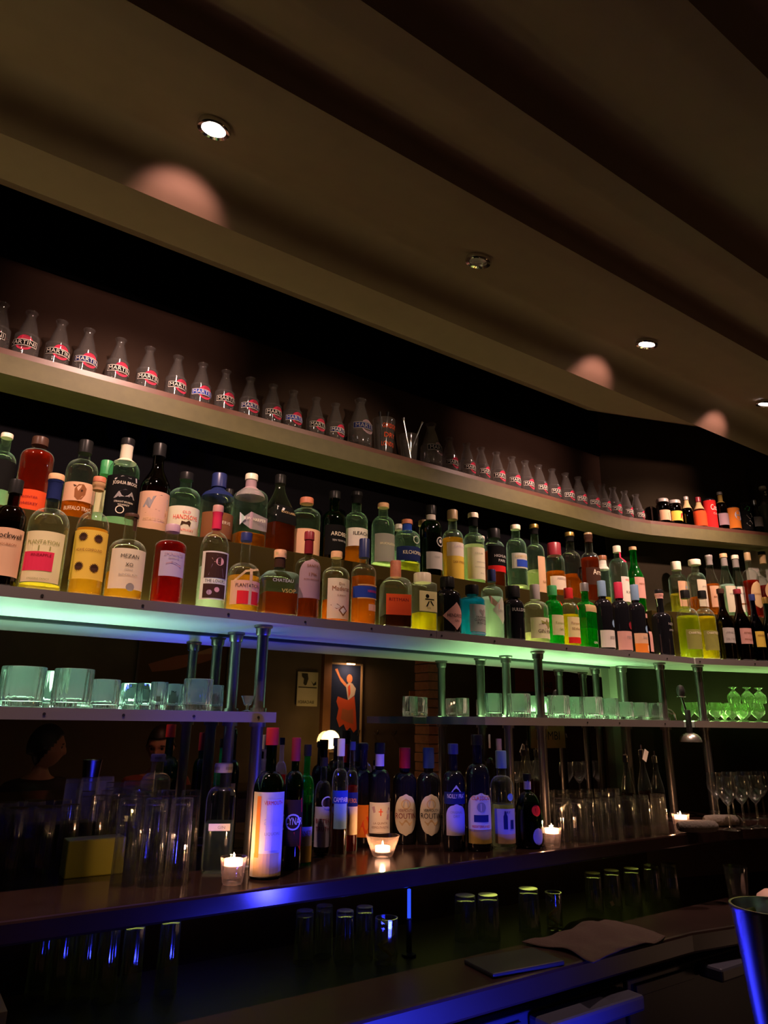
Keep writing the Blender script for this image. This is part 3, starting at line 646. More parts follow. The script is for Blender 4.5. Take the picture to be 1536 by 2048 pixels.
# ---- front row
FB('dark bottle with a peach label cut by the edge, first of the front row', 12, 1090, 958, 58, 'brown', 'dark', .6, ('black', 985), 'std', [(1061, 1157, 'peach', 70)], [('Rockwell', 1076, 13, 'black', 50), ('BOURBON', 1094, 5, 'brown', 34)])
FB('round-shouldered rum bottle with yellow label, red block and navy neck seal', 87, 1120, 946, 76, 'clear', 'yellow', 1172, ('cork', 957), 'rum', [(1070, 1171, 'cream', 64)],
   [('PLANTATION', 1092, 9, 'olive', 60), ('PINEAPPLE', 1118, 6, 'maroon', 44), ('STIGGINS FANCY', 1165, 4, 'olive', 50)], [('rect', -6, 1130, 58, 38, 'crimson'), ('rect', -6, 1104, 2, 10, 'olive'), ('rect', 14, 1104, 2, 8, 'olive')], sleeve=('navy', 958, 997), rz=-16)
FB('slim-necked bottle with orange label bearing four dark suns', 177, 1120, 952, 62, 'clear', 'gold', 1060, ('wood', 962), (.56, .70, .34, 'r'), [(1066, 1164, 'yellow', 78)],
   [('AGAVE COMPOUND', 1106, 6, 'brown', 50)], [('sun', -14, 1080, 10, 'dkbrown'), ('sun', 15, 1082, 10, 'dkbrown'), ('sun', -15, 1139, 10, 'dkbrown'), ('sun', 14, 1141, 10, 'dkbrown')], rz=-14, sleeve=('cork', 963, 978))
FB('yellow rum bottle with cream label and dark wax neck', 252, 1130, 1028, 72, 'clear', 'gold', 1148, ('dkbrown', 1034), 'rum', [(1104, 1184, 'ivory', 62)],
   [('MEZAN', 1119, 8, 'black', 40), ('XO', 1136, 8, 'black', 14), ('JAMAICA', 1146, 4, 'grey', 26), ('BLENDED RUM', 1156, 4, 'grey', 34)], [('disc', 6, 1180, 8, 'grey'), ('rect', 6, 1046, 8, 32, 'dkbrown')], rz=-4)
FB('dark red rum bottle with small pale crocodile-mark label', 338, 1130, 1050, 62, 'clear', 'red', 1085, ('mauve', 1064), (.72, .80, .40, 'r'), [(1108, 1158, 'lilac', 50)], [('EMINENTE', 1114, 7, 'mauve', 36), ('RESERVA', 1122, 4, 'grey', 26)],
   [('poly', [(-14, 1132), (-4, 1129), (6, 1131), (16, 1136), (15, 1139), (4, 1134), (-4, 1132), (-14, 1135)], 'mauve')], rz=-2)
FB('round bottle with white-bordered painted picture label and dark red neck', 427, 1130, 1011, 57, 'clear', 'water', .4, ('pink', 1024), (.56, .74, .32, 'r'), [(1108, 1204, 'white', 62)],
   [('THE LOVERS', 1167, 7, 'black', 40)], [('rect', 0, 1136, 46, 50, 'dkbrown'), ('rect', 0, 1187, 46, 28, 'dkbrown'), ('disc', 6, 1128, 8, 'pink'), ('poly', [(-14, 1156), (-8, 1134), (4, 1130), (12, 1142), (16, 1158)], 'mauve'), ('poly', [(-10, 1122), (0, 1116), (8, 1120), (-4, 1130)], 'peach'), ('disc', 4, 1184, 5, 'pink'), ('disc', -10, 1190, 5, 'mauve')], sleeve=('crimson', 1024, 1058), rz=-8)
FB('round straw-trimmed rum bottle with a red block on its label', 487, 1160, 1066, 64, 'clear', 'gold', .45, ('navy', 1082), (.46, .62, .30, 'r'), [(1166, 1214, 'peach', 66)], [('PLANTATION', 1176, 8, 'dkbrown', 50)],
   [('rect', 2, 1200, 46, 26, 'red'), ('rect', 4, 1178, 6, 72, 'tan'), ('poly', [(-30, 1166), (-8, 1146), (24, 1138), (26, 1142), (-6, 1150), (-28, 1170)], 'tan')], rz=-4)
FB('low square cognac decanter with pale lettering on the glass', 556, 1190, 1101, 71, 'mint', 'rum', 1190, ('cork', 1116), (.58, .68, .30, 'r'), [], [('CHATEAU', 1167, 7, 'lightgrey', 42), ('VSOP', 1187, 9, 'gold', 30, 12)], q=.8, rz=-12, sleeve=('dkbrown', 1116, 1136))
FB('tall bottle with arched pale label and long dark red neck', 614, 1180, 1064, 50, 'smoke', 'rum', .4, ('maroon', 1080), (.60, .70, .34, 'r'), [(1122, 1200, 'mauve', 64, 0, 'arch')], [('SANTA', 1136, 6, 'brown', 26), ('1796', 1153, 7, 'brown', 20), ('RON ANTIGUO', 1163, 4, 'brown', 34)], sleeve=('maroon', 1080, 1108), rz=-4)
FB('cork-stoppered rum bottle with tall cream label and diamond mark', 671, 1180, 1104, 54, 'clear', 'orange', 1202, ('cork', 1116), (.66, .78, .36, 'r'), [(1161, 1241, 'ivory', 62)], [('Dos', 1172, 6, 'brown', 12), ('Maderas', 1181, 10, 'brown', 38), ('5 ANOS', 1195, 4, 'brown', 20)],
   [('poly', [(4, 1214), (14, 1224), (4, 1236), (-6, 1224)], 'brown'), ('poly', [(4, 1218), (11, 1224), (4, 1232), (-3, 1224)], 'ivory'), ('poly', [(-22, 1214), (-8, 1212), (0, 1218), (-10, 1222)], 'brown')], rz=-3)
FB('amber bottle with blue band label and tall dark cap', 727, 1180, 1079, 50, 'clear', 'amber', 1155, ('navy', 1116), (.60, .70, .36, 'r'), [(1176, 1199, 'blue', 84)], [('HAVANA', 1186, 6, 'crimson', 24, 8)], [('rect', 8, 1218, 20, 13, 'peach'), ('rect', 0, 1174, 48, 2, 'tan'), ('rect', 0, 1200, 48, 2, 'tan')])
FB('square-bodied bottle with bright orange-red label and red wooden stopper', 791, 1195, 1123, 58, 'clear', 'dark', 1233, ('wood', 1155), (.60, .76, .32, 'r'), [(1193, 1234, 'redorange', 42)], [('RITTMAN', 1204, 7, 'maroon', 40)], q=.8, rz=-22)
FB('six-sided clear bottle with a pale label and one black character', 845, 1210, 1148, 46, 'clear', 'lemon', 1228, ('ivory', 1166), (.80, .86, .26, 'r'), [(1186, 1226, 'cream', 44)], [('GIN', 1219, 4, 'olive', 14)],
   [('disc', -3, 1196, 4, 'black'), ('rect', 2, 1202, 20, 2, 'black'), ('poly', [(-6, 1216), (0, 1205), (2, 1206), (-3, 1217)], 'black'), ('poly', [(5, 1204), (12, 1214), (9, 1214), (3, 1206)], 'black')], q=.6, rz=-6)
FB('squat black apothecary bottle with a diamond label', 895, 1215, 1156, 54, 'black', None, 0, ('black', 1176), (.64, .78, .46, 'r'), [(1208, 1262, 'pink', 62, 0, 'diamond')], [("HENDRICK'S", 1234, 8, 'black', 40), ('GIN', 1244, 5, 'black', 16)], rz=2)
FB('teal blue bottle with pale label and a rooster mark', 945, 1225, 1172, 50, 'teal', 'water', .5, ('black', 1190), (.70, .78, .46, 'r'), [(1212, 1266, 'lightgrey', 58)], [('DRUMSHANBO', 1237, 4, 'black', 30, 2), ('GUNPOWDER', 1243, 6, 'black', 36, 2), ('IRISH GIN', 1249, 5, 'black', 28, 2)],
   [('poly', [(0, 1232), (-5, 1226), (-4, 1221), (2, 1224), (7, 1220), (9, 1224), (6, 1231), (4, 1235)], 'grey'), ('rect', 0, 1269, 46, 3, 'sky')], rz=4)
FB('frosted pale bottle with blue stopper and slanted diamond labels', 985, 1225, 1141, 44, 'mint', 'water', .6, ('navy', 1164), (.66, .76, .34, 'r'), [(1196, 1250, 'lightgrey', 60, 0, 'diamond', 6)], [('CITADELLE', 1224, 5, 'grey', 24, 6)], [('poly', [(-24, 1196), (-20, 1195), (-2, 1212), (-3, 1222), (-20, 1210)], 'pink')], rz=2)
FB('black gin bottle with silver lettering and broad cap', 1027, 1230, 1174, 44, 'black', None, 0, ('black', 1196), (.62, .76, .48, 'r'), [], [('BULLDOG', 1222, 7, 'lightgrey', 36)], capw=1.2, rz=-4)
FB('clear gin bottle with grey capsule and a tree drawn on a frosted label', 1072, 1235, 1171, 50, 'clear', 'pale', 1266, ('grey', 1200), (.58, .72, .34, 'r'), [(1238, 1279, 'ivory', 70)], [('GIN MARE', 1265, 8, 'dkbrown', 40, 4)],
   [('poly', [(0, 1260), (-14, 1252), (-6, 1250), (-10, 1243), (0, 1247), (4, 1240), (8, 1247), (16, 1244), (14, 1252), (20, 1256), (8, 1260)], 'olive')], rz=-3)
FB('light green bottle with green cap and round red wax dot', 1107, 1230, 1173, 38, 'green', 'pale', .5, ('green', 1192), (.60, .76, .42, 'r'), [(1232, 1272, 'cream', 58)], [('Tanqueray', 1248, 6, 'olive', 26), ('GIN', 1260, 5, 'olive', 12)], [('disc', 8, 1208, 5, 'red')])
FB('yellow-tinted bottle with red cap and red-based label', 1140, 1240, 1178, 36, 'clear', 'lemon', .55, ('red', 1198), (.60, .76, .42, 'r'), [(1236, 1276, 'cream', 60), (1276, 1288, 'red', 60)], [('Tanqueray', 1249, 6, 'brown', 24), ('SEVILLA', 1259, 5, 'brown', 24)], [('disc', 10, 1216, 5, 'red')])
FB('deep green ridged bottle with a silver cap', 1173, 1240, 1168, 34, 'green', 'green', 1258, ('silver', 1184), (.60, .72, .42, 'r'), [(1212, 1226, 'tan', 84)], [('GIN', 1286, 5, 'white', 12)], q=.3)
FB('black wine-shaped bottle with light blue capsule and blue seal over white label', 1208, 1240, 1164, 36, 'black', None, 0, ('sky', 1194), 'bord', [(1262, 1296, 'white', 84)], [('amaro', 1276, 6, 'grey', 16)], [('disc', 8, 1248, 8, 'sky')], rz=3)
FB('black wine-shaped bottle with dark red capsule and red seal over pink label', 1242, 1245, 1167, 36, 'black', None, 0, ('crimson', 1198), 'bord', [(1264, 1301, 'pink', 84)], [('rosso', 1276, 6, 'grey', 16)], [('disc', 6, 1252, 8, 'maroon')], rz=3)
FB('black wine-shaped bottle with blue capsule and split pale and orange label', 1275, 1250, 1172, 34, 'black', None, 0, ('sky', 1202), 'bord', [(1268, 1288, 'peach', 84), (1288, 1306, 'orange', 84)], [('bianco', 1276, 6, 'grey', 16)], [('disc', 6, 1259, 7, 'sky'), ('rect', 8, 1297, 14, 12, 'peach')], rz=3)
FB('small dark bottle with pink cap and narrow pink label', 1293, 1270, 1229, 22, 'brown', 'dark', .6, ('pink', 1237), 'slope', [(1264, 1304, 'pink', 50, 0, '', 4)], [('N', 1275, 4, 'brown', 4, 4)])
FB('tall black bottle with a pinkish neck band near the corner', 1325, 1260, 1182, 38, 'black', None, 0, ('black', 1188), (.56, .66, .38, 'r'), [], [('NERO', 1250, 6, 'grey', 20, 4), ('AMARO', 1262, 5, 'grey', 20, 4)], sleeve=('pink', 1189, 1199))

# ---- beyond the corner
def RB(label, px, py, top, w, row, *a, **k): k.setdefault('group', GR); return bottle(label, px, py, top, w, row, *a, **k)
RB('clear bottle with white cap and peach blossom label, first past the corner', 1356, 1170, 1125, 34, 'b', 'mint', 'yellow', 1188, ('ivory', 1141), (.66, .76, .48, 'r'), [(1165, 1215, 'peach', 56, 0, '', 6)], [('VERBENA', 1196, 4, 'tan', 16, 6)], [('disc', 6, 1177, 3, 'lilac')])
RB('clear bottle with flared white stopper and plain tall label', 1394, 1170, 1121, 34, 'c', 'mint', 'orange', 1195, ('ivory', 1131), (.64, .76, .40, 'r'), [(1162, 1215, 'ivory', 56, 0, '', 4)], [('JENEVER', 1176, 4, 'grey', 18, 4)], capw=1.5)
RB('cone-shouldered bottle with grey cap and orange drink', 1424, 1170, 1112, 31, 'b', 'clear', 'orange', 1169, ('grey', 1115), 'cone', [(1174, 1216, 'peach', 58)], [('BRANDY', 1196, 4, 'brown', 20)], sleeve=('grey', 1115, 1131))
RB('cone-shouldered clear bottle with cork cap and white shield label', 1454, 1170, 1109, 30, 'c', 'mint', 'water', .5, ('cork', 1116), 'cone', [(1174, 1226, 'ivory', 58)], [('WILLIAMS', 1190, 4, 'grey', 20)], sleeve=('grey', 1117, 1133))
RB('cone-shouldered clear bottle with ivory cap and white label with brown stripe', 1477, 1170, 1112, 30, 'b', 'mint', 'water', .5, ('ivory', 1119), 'cone', [(1176, 1226, 'white', 58)], [('OBSTLER', 1190, 4, 'grey', 20)], [('rect', 0, 1210, 26, 3, 'brown')], sleeve=('grey', 1120, 1136))
RB('long-necked bottle of dark red spirit with oval label against the pale panel', 1502, 1165, 1107, 30, 'c', 'clear', 'redamber', 1162, ('tan', 1122), (.60, .74, .34, 'r'), [(1165, 1218, 'tan', 54, 0, 'oval')], [('COGNAC', 1190, 4, 'brown', 18)])
RB('long-necked bottle with round tan label and black stopper, last in view', 1532, 1165, 1105, 33, 'b', 'clear', 'red', 1172, ('black', 1111), (.60, .74, .36, 'r'), [(1165, 1205, 'tan', 56, 0, 'oval')], [('MIEL', 1186, 5, 'brown', 18)], sleeve=('tan', 1111, 1128))
RB('square-shouldered bottle of deep green liqueur with black cap', 1377, 1250, 1182, 42, 'f', 'clear', 'chart', .62, ('black', 1198), (.58, .74, .36, 'r'), [(1261, 1300, 'olive', 58)], [('CHARTREUSE', 1268, 5, 'ivory', 32)])
RB('square-shouldered bottle of glowing yellow liqueur with black cap', 1411, 1250, 1183, 40, 'f', 'clear', 'lemon', .62, ('black', 1198), (.58, .74, .36, 'r'), [(1263, 1302, 'olive', 60, 0, '', 2)], [('CHARTREUSE', 1268, 5, 'ivory', 30, 2)])
RB('tall dark brown bottle with a grey square label', 1449, 1250, 1179, 32, 'f', 'brown', 'dark', .6, ('dkbrown', 1188), 'wine', [(1257, 1287, 'lightgrey', 54)], [('AMARO', 1266, 4, 'grey', 20), ('DEL CAPO', 1279, 4, 'grey', 20)])
RB('tall dark brown bottle with a pink-orange square label', 1483, 1250, 1180, 32, 'f', 'brown', 'dark', .6, ('maroon', 1189), 'wine', [(1258, 1289, 'pink', 56)], [('AMARO', 1267, 4, 'brown', 20), ('MONTE', 1280, 4, 'brown', 20)])
RB('dark bottle with navy capsule and orange-yellow label', 1512, 1255, 1190, 26, 'f', 'navy', 'dark', .6, ('navy', 1202), 'wine', [(1264, 1295, 'yellow', 60)], [('ARANCIA', 1272, 4, 'brown', 20)])
RB('dark bottle cut by the edge of the view beyond the orange-yellow label', 1538, 1255, 1196, 26, 'f', 'dkgreen', 'dark', .6, ('gold', 1208), 'wine', [(1268, 1292, 'mauve', 60)])
# ================================================================== carafes on the top shelf
CAR = pbr  # alias kept for brevity below
CARG = thin('carafe_glass', (.90, .90, .90), .06, (.8, .8, .8), gloss=1.2, rim=.2, matte=.026)
def carafe_vessel(H, R):
    v = Vessel(H, R, 'std'); v.q = 0
    v.prof = [(r * R, z * H, 0) for r, z in ((0, .03), (.5, .012), (.78, 0), (.90, .02), (.985, .10), (1.0, .20), (.97, .50), (.86, .48), (.70, .64), (.52, .78), (.40, .86), (.37, .90), (.42, .95), (.50, .985), (.50, 1.0), (.45, 1.0), (.36, .955), (.32, .90), (.35, .86), (.47, .78), (.65, .64), (.81, .48), (.92, .50), (.95, .20), (.93, .10), (.5, .055), (0, .05))]
    v.rad = lambda z: next(((a[0] + (b[0] - a[0]) * (z - a[1]) / (b[1] - a[1]), 0) for a, b in zip(v.prof[3:], v.prof[4:]) if a[1] <= z <= b[1] and b[1] > a[1]), (R, 0))
    return v
def carafe(label, p, rz, H, R, band, big=False, faded=False):
    v = carafe_vessel(H, R); t = thing('glass_carafe', label, 'carafe', p, rz, 'large drink carafes on the top shelf' if big else 'small drink carafes on the top shelf')
    MB().lathe(v.prof, 26).build('glass_body', CARG, t, True)
    zc = H * (.30 if not big else .42); h = H * .062; rd = H * .145
    mb = MB(); v.poly(mb, [(.30 * R + rd * cos(a * pi / 12), zc + rd * sin(a * pi / 12)) for a in range(24)], .0010)
    d = mb.build('red_disc', ink('crimson' if not faded else 'mauve'), t)
    mb = MB(); v.patch(mb, -1.02 * R, 1.32 * R, zc - h, zc + h, .0014, 18); mb.build('banner_border', ink('white' if not faded else 'grey'), t)
    mb = MB(); v.patch(mb, -.98 * R, 1.28 * R, zc - h * .82, zc + h * .82, .0018, 18); b = mb.build('banner', ink(band), t)
    mb = MB(); flat_text(mb, 'MARTINI', .15 * R, zc, h * 1.25, 2.05 * R, lambda a, c: v.P(a, c, .0024)); mb.build('lettering', ink('white' if not faded else 'grey'), b)
    return t
ORD = ['first', 'second', 'third', 'fourth', 'fifth', 'sixth', 'seventh', 'eighth', 'ninth', 'tenth', 'eleventh', 'twelfth', 'thirteenth', 'fourteenth', 'fifteenth', 'sixteenth', 'seventeenth', 'eighteenth', 'nineteenth', 'twentieth']
protos = {}
left = [(-5, 665, 'black'), (56, 673, 'black'), (117, 690, 'black'), (172, 708, 'navy'), (236, 727, 'black'), (295, 743, 'black'), (352, 761, 'black'), (402, 774, 'blue'), (449, 790, 'black'), (498, 802, 'navy'), (544, 814, 'black'), (585, 827, 'blue'), (631, 840, 'black'), (670, 853, 'navy')]
n = len(left)
for i, (px, py, bd) in enumerate(left):
    p = at(px, py, 2.09); p.z = Z_TOP
    lb = 'small carafe with red disc and %s banner, %s from the big faded carafe' % (bd, ORD[n - 1 - i])
    rz = R_(random.uniform(-10, 6)) + (R_(-34) if i < 2 else 0)
    if bd not in protos: protos[bd] = carafe(lb, p, rz, .168, .0355, bd); continue
    c = copy_tree(protos[bd]); c.location = p; c.rotation_euler = (0, 0, rz); c['label'] = lb
right = [(899, 919), (934, 928), (963, 938), (994, 946), (1025, 954), (1052, 963), (1079, 970), (1106, 977), (1133, 985), (1158, 990), (1184, 998), (1206, 1002), (1228, 1009), (1251, 1013), (1274, 1020)]
for i, (px, py) in enumerate(right):
    p = at(px, py, 2.09); p.z = Z_TOP
    c = copy_tree(protos['black']); c.location = p; c.rotation_euler = (0, 0, R_(random.uniform(-8, 8)))
    c['label'] = 'small carafe with red disc and black banner, %s past the big muddler-side carafe' % ORD[i]
p = at(720, 850, 2.085); p.z = Z_TOP; carafe('big glass carafe with faded blue banner beside the red-lettered mixing glass', p, R_(-4), .215, .048, 'navy', True, True)
p = at(862, 880, 2.085); p.z = Z_TOP; carafe('big glass carafe with pale banner beside the glass of metal muddlers', p, R_(4), .205, .046, 'black', True, True)
# mixing glasses with bar tools
def pint(label, p, H, R):
    t = thing('mixing_glass', label, 'glass', p)
    v = Vessel(H, R, 'can'); v.prof = [(0, .004, 0), (R * .70, 0, 0), (R * .74, .004, 0), (R, H, 0), (R - .003, H, 0), (R * .70, .016, 0), (0, .014, 0)]
    v.rad = lambda z: (R * (.74 + .26 * z / H), 0)
    MB().lathe(v.prof, 28).build('glass_body', CARG, t, True)
    return t, v
p = at(768, 850, 2.08); p.z = Z_TOP
t, v = pint('tapered mixing glass with orange-red lettering holding dark bar tools', p, .155, .046)
mb = MB()
for s, z, hh in (("GORDON'S", .118, .020), ('DRY', .080, .019), ('LONDON', .044, .018)): flat_text(mb, s, .004, z, hh, .07, lambda a, c: v.P(a, c, .001))
mb.build('lettering', ink('redorange'), t)
for dx, dz, lb in ((-.016, .19, 'short dark bar tool standing in the red-lettered glass'), (.020, .20, 'dark bar tool leaning in the red-lettered glass toward the muddlers')):
    o = MB().tube([(dx * .4, .002, .018), (dx, .004, dz - .02), (dx * 1.1, .004, dz)], [.004, .004, .006]).build('bar_tool', BLACK, None, True, loc=p); tag(o, lb, 'bar tool')
p = at(818, 865, 2.08); p.z = Z_TOP
t, v = pint('clear mixing glass holding steel muddlers between the red-lettered glass and a big carafe', p, .12, .040)
for a, b, lb in (((.010, 0, .018), (-.026, .005, .195), 'steel muddler standing nearly upright in the clear mixing glass'), ((-.006, .004, .018), (.075, .01, .205), 'steel spoon muddler leaning out of the clear mixing glass')):
    o = MB().tube([a, Vector(a).lerp(Vector(b), .9), b], [.0045, .004, .007]).build('muddler', CHROME, None, True, loc=p); tag(o, lb, 'muddler')
p = at(1303, 1015, 2.06); p.z = Z_TOP
o = MB().lathe([(0, 0), (.012, 0), (.012, .004), (.004, .006), (.004, .10), (.006, .102), (.006, .112), (0, .113)], 14).build('steel_rod_stand', pbr('satin_rod', (.6, .58, .55), .45, .4), None, True, loc=p); tag(o, 'thin upright steel rod at the bend of the top shelf', 'rod stand')
p = at(1291, 1010, 2.10); p.z = Z_TOP
t = thing('tall_bottle', 'dark tall empty bottle at the end of the carafe row by the steel rod', 'bottle', p)
MB().lathe(Vessel(.17, .026, 'slope').prof, 22).build('glass_body', CARG, t, True)
MB().lathe([(0, .150), (.0115, .150), (.0115, .171), (0, .172)], 16).build('cap', capm('dkbrown'), t, True)
# drinks past the bend
GT = 'soft drinks on the top shelf past the bend'
def TB(label, px, py, top, w, *a, **k): return bottle(label, px, py, top, w, 't', *a, group=GT, **k)
TB('dark jar with black lid and orange label with pink mark, first past the rod', 1327, 1030, 1000, 26, 'brown', 'dark', .7, ('grey', 1006), (.70, .84, .76, 'r'), [(1023, 1043, 'peach', 74)], [], [('poly', [(2, 1042), (0, 1030), (5, 1026), (11, 1028), (11, 1042)], 'crimson')], name='jar', cat='jar', capw=1.05)
TB('dark jar with yellow label and red squiggle beside the other jar', 1351, 1033, 1003, 26, 'brown', 'dark', .7, ('grey', 1009), (.70, .84, .76, 'r'), [(1025, 1044, 'yellow', 74)], [], [('poly', [(0, 1042), (2, 1030), (8, 1028), (8, 1032), (5, 1036), (10, 1041), (7, 1042), (4, 1037)], 'red')], name='jar', cat='jar', capw=1.05)
TB('small dark bottle with pale neck label and grey crown cap', 1375, 1030, 995, 24, 'brown', 'dark', .8, ('grey', 1001), 'slope', [], [], sleeve=('tan', 1002, 1018))
TB('small bottle of tomato-red juice with dark red cap', 1400, 1035, 996, 25, 'clear', 'red', .8, ('maroon', 1005), 'slope', [(1024, 1054, 'redorange', 84)], [], sleeve=('tan', 1006, 1020))
TB('red slim drink can with white script between juice and beer', 1421, 1035, 1000, 25, 'black', None, 0, None, 'can', [(1004, 1058, 'red', 178)], [('Coca', 1018, 13, 'white', 18, 3), ('Cola', 1030, 5, 'pink', 10, 3)], name='drink_can', cat='can')
TB('small brown beer bottle with gold neck foil and grey label', 1445, 1035, 986, 22, 'brown', 'amber', .8, ('grey', 991), 'bord', [(1029, 1052, 'mauve', 84)], [], sleeve=('gold', 992, 1007))
TB('orange drink can with a pale round emblem', 1466, 1040, 1016, 27, 'black', None, 0, None, 'can', [(1019, 1059, 'orange', 178)], [], [('disc', 3, 1034, 10, 'lilac'), ('rect', 3, 1034, 18, 2, 'grey')], name='drink_can', cat='can')
TB('black drink can with pale leaf pattern', 1490, 1040, 1008, 26, 'black', None, 0, None, 'can', [(1011, 1061, 'black', 178)], [], [('poly', [(-8, 1022), (-2, 1016), (4, 1018), (0, 1026)], 'green'), ('poly', [(-6, 1034), (4, 1030), (9, 1036), (0, 1042)], 'lightgrey'), ('poly', [(-8, 1050), (0, 1044), (6, 1050), (-2, 1056)], 'lightgrey')], name='drink_can', cat='can')
TB('small dark bottle with grey label and pale stopper beside the patterned can', 1512, 1035, 1002, 22, 'brown', 'dark', .7, ('silver', 1010), 'slope', [(1036, 1055, 'grey', 70)])
TB('clear bottle with a pale curl on its neck, last on the top shelf', 1533, 1030, 975, 28, 'smoke', 'water', .6, ('grey', 980), 'bord', [], [('S', 989, 10, 'lightgrey', 10)])

# ================================================================== glasses on the steel shelves
CUT = cut_glass('tumbler_glass', (.985, 1, .99), haze=.045)
SNG = thin('snifter_glass_pane', (.90, .97, .86), .08, (.75, 1, .5), gloss=1.3, rim=.55)
def tumbler_proto(H, R, rib=20, taper=.97):
    pr = [(0, .003), (R * taper * .9, 0), (R * taper, .003), (R * (taper + .01), .012), (R, H - .002), (R - .0012, H), (R - .0028, H - .002), (R * taper - .004, .024), (R * taper * .80, .015), (0, .014)]
    return MB().lathe(pr, 120, rib, .020, zrib=(.001, H * .93))
def tumblers(group, plist, H, name='tumbler', cat='tumbler', rib=20, taper=.97, mat=None):
    first = None
    for lb, px, base, w, Y in plist:
        p = at(px, base - 12, Y); p.z = Z_GLS; R = w / 2 * scale_at(p)
        h = H if not callable(H) else H(px)
        if first is None:
            first = tumbler_proto(h, R, rib, taper).build(name, mat or CUT, None, True); o = first; first['h0'] = h; first['r0'] = R
        else:
            o = first.copy(); COL.objects.link(o); o.scale = (R / first['r0'], R / first['r0'], h / first['h0'])
        o.location = p; o.rotation_euler = (0, 0, random.uniform(0, 1)); tag(o, lb, cat, group)
tumblers('big tumblers on the first steel shelf', [
    ('big ribbed tumbler cut by the edge, first on the steel shelf', -58, 1412, 78, 1.90), ('big ribbed tumbler second on the steel shelf', 40, 1413, 84, 1.89), ('big ribbed tumbler half hidden at the back behind the third one', 104, 1411, 56, 2.02),
    ('big ribbed tumbler third along the front of the steel shelf', 142, 1413, 76, 1.88), ('shorter ribbed tumbler at the end of the big group', 205, 1414, 62, 1.885)], lambda px: .094 if px < 180 else .072)
tumblers('small tumblers on the first steel shelf', [
    ('smoky tumbler in shade beside the short ribbed one', 262, 1414, 44, 2.02), ('tumbler in shade second from the short ribbed one', 290, 1414, 40, 1.99), ('slim lit tumbler before the front post', 316, 1416, 34, 1.89), ('slim lit tumbler behind the tallest small one', 346, 1416, 38, 1.96),
    ('tallest small tumbler in front of the posts', 394, 1418, 58, 1.87), ('small tumbler right beside the rear post', 430, 1416, 32, 1.93)], lambda px: .072 if px not in (394,) else .083)
p = at(495, 1410, 1.88); p.z = Z_GLS
o = MB().lathe([(0, 0), (.014, 0), (.014, .003), (.004, .006), (.004, .016), (.010, .020), (.019, .044), (.0178, .044), (.008, .021), (0, .020)], 24).build('shot_glass', CUT, None, True, loc=p); tag(o, 'tiny stemmed shot glass alone at the end of the steel shelf', 'shot glass')
tumblers('packed tumblers on the second steel shelf', [(l, *a) for l, a in (
    ('straight tumbler first at the open end of the packed shelf', (987, 1437, 36, 1.91)), ('heavy tumbler between the two thin posts, nearest the front', (1039, 1438, 46, 1.86)), ('tumbler behind the front post of the packed row', (1070, 1437, 30, 1.95)),
    ('tumbler hidden behind the front post', (1090, 1437, 34, 1.99)), ('heavy tumbler just past the front post', (1118, 1438, 44, 1.86)), ('tumbler second past the front post', (1150, 1438, 34, 1.90)), ('wide tumbler third past the front post', (1183, 1438, 46, 1.86)),
    ('tumbler fourth past the front post', (1222, 1438, 32, 1.88)), ('shorter tumbler fifth past the front post', (1252, 1439, 30, 1.88)), ('shorter tumbler sixth past the front post', (1281, 1439, 30, 1.88)),
    ('empty-looking short tumbler before the last post', (1310, 1440, 30, 1.88)), ('tumbler deep at the back in the second row', (1135, 1437, 36, 2.03)), ('tumbler deep at the back third row', (1203, 1437, 34, 2.02)), ('tumbler at the back near the rear post', (1240, 1437, 30, 2.03)))],
    lambda px: .083 if px < 1235 else .071, taper=.96)
# snifters beyond the corner
def snifter(label, px, base, w, d, H, z=None, flip=False, group='snifters beyond the corner'):
    p = at2(px, base - 10, d); p.z = z or Z_GLS; R = w / 2 * scale_at(p)
    pr = [(0, .002), (R * .62, 0), (R * .64, .003), (R * .3, .008), (R * .12, .013), (R * .30, .018), (R * .86, .036), (R, .052), (R * .92, H * .8), (R * .80, H), (R * .77, H), (R * .88, H * .8), (R * .95, .052), (R * .80, .038), (R * .2, .021), (0, .020)]
    if flip: pr = [(r, H - zz) for r, zz in pr][::-1]
    o = MB().lathe(pr, 28).build('snifter_glass', SNG, None, True, loc=p); tag(o, label, 'glass', group); return o
for l, a in (('small stemmed snifter first past the clamp lamp', (1377, 1438, 26, .20, .082)), ('snifter second past the clamp lamp, in front of the post', (1402, 1438, 30, .22, .084)), ('snifter third past the clamp lamp', (1432, 1438, 30, .21, .084)), ('snifter fourth past the clamp lamp', (1464, 1438, 30, .21, .084)),
             ('snifter fifth past the clamp lamp', (1490, 1438, 28, .22, .082)), ('snifter sixth past the clamp lamp', (1516, 1438, 28, .22, .082)), ('snifter in the rear row behind the third one', (1448, 1436, 28, .11, .084)), ('snifter in the rear row behind the fifth one', (1482, 1436, 28, .11, .084))): snifter(l, *a)
for l, px, d in (('upturned glass stacked on the snifters nearest the post', 1472, .16), ('upturned glass stacked on the snifters furthest along', 1500, .18), ('footed glass on top of the stack with its base up', 1524, .17)):
    snifter(l, px, 1438, 26, d, .075, Z_GLS + .0845, True, 'glasses stacked on the snifters')

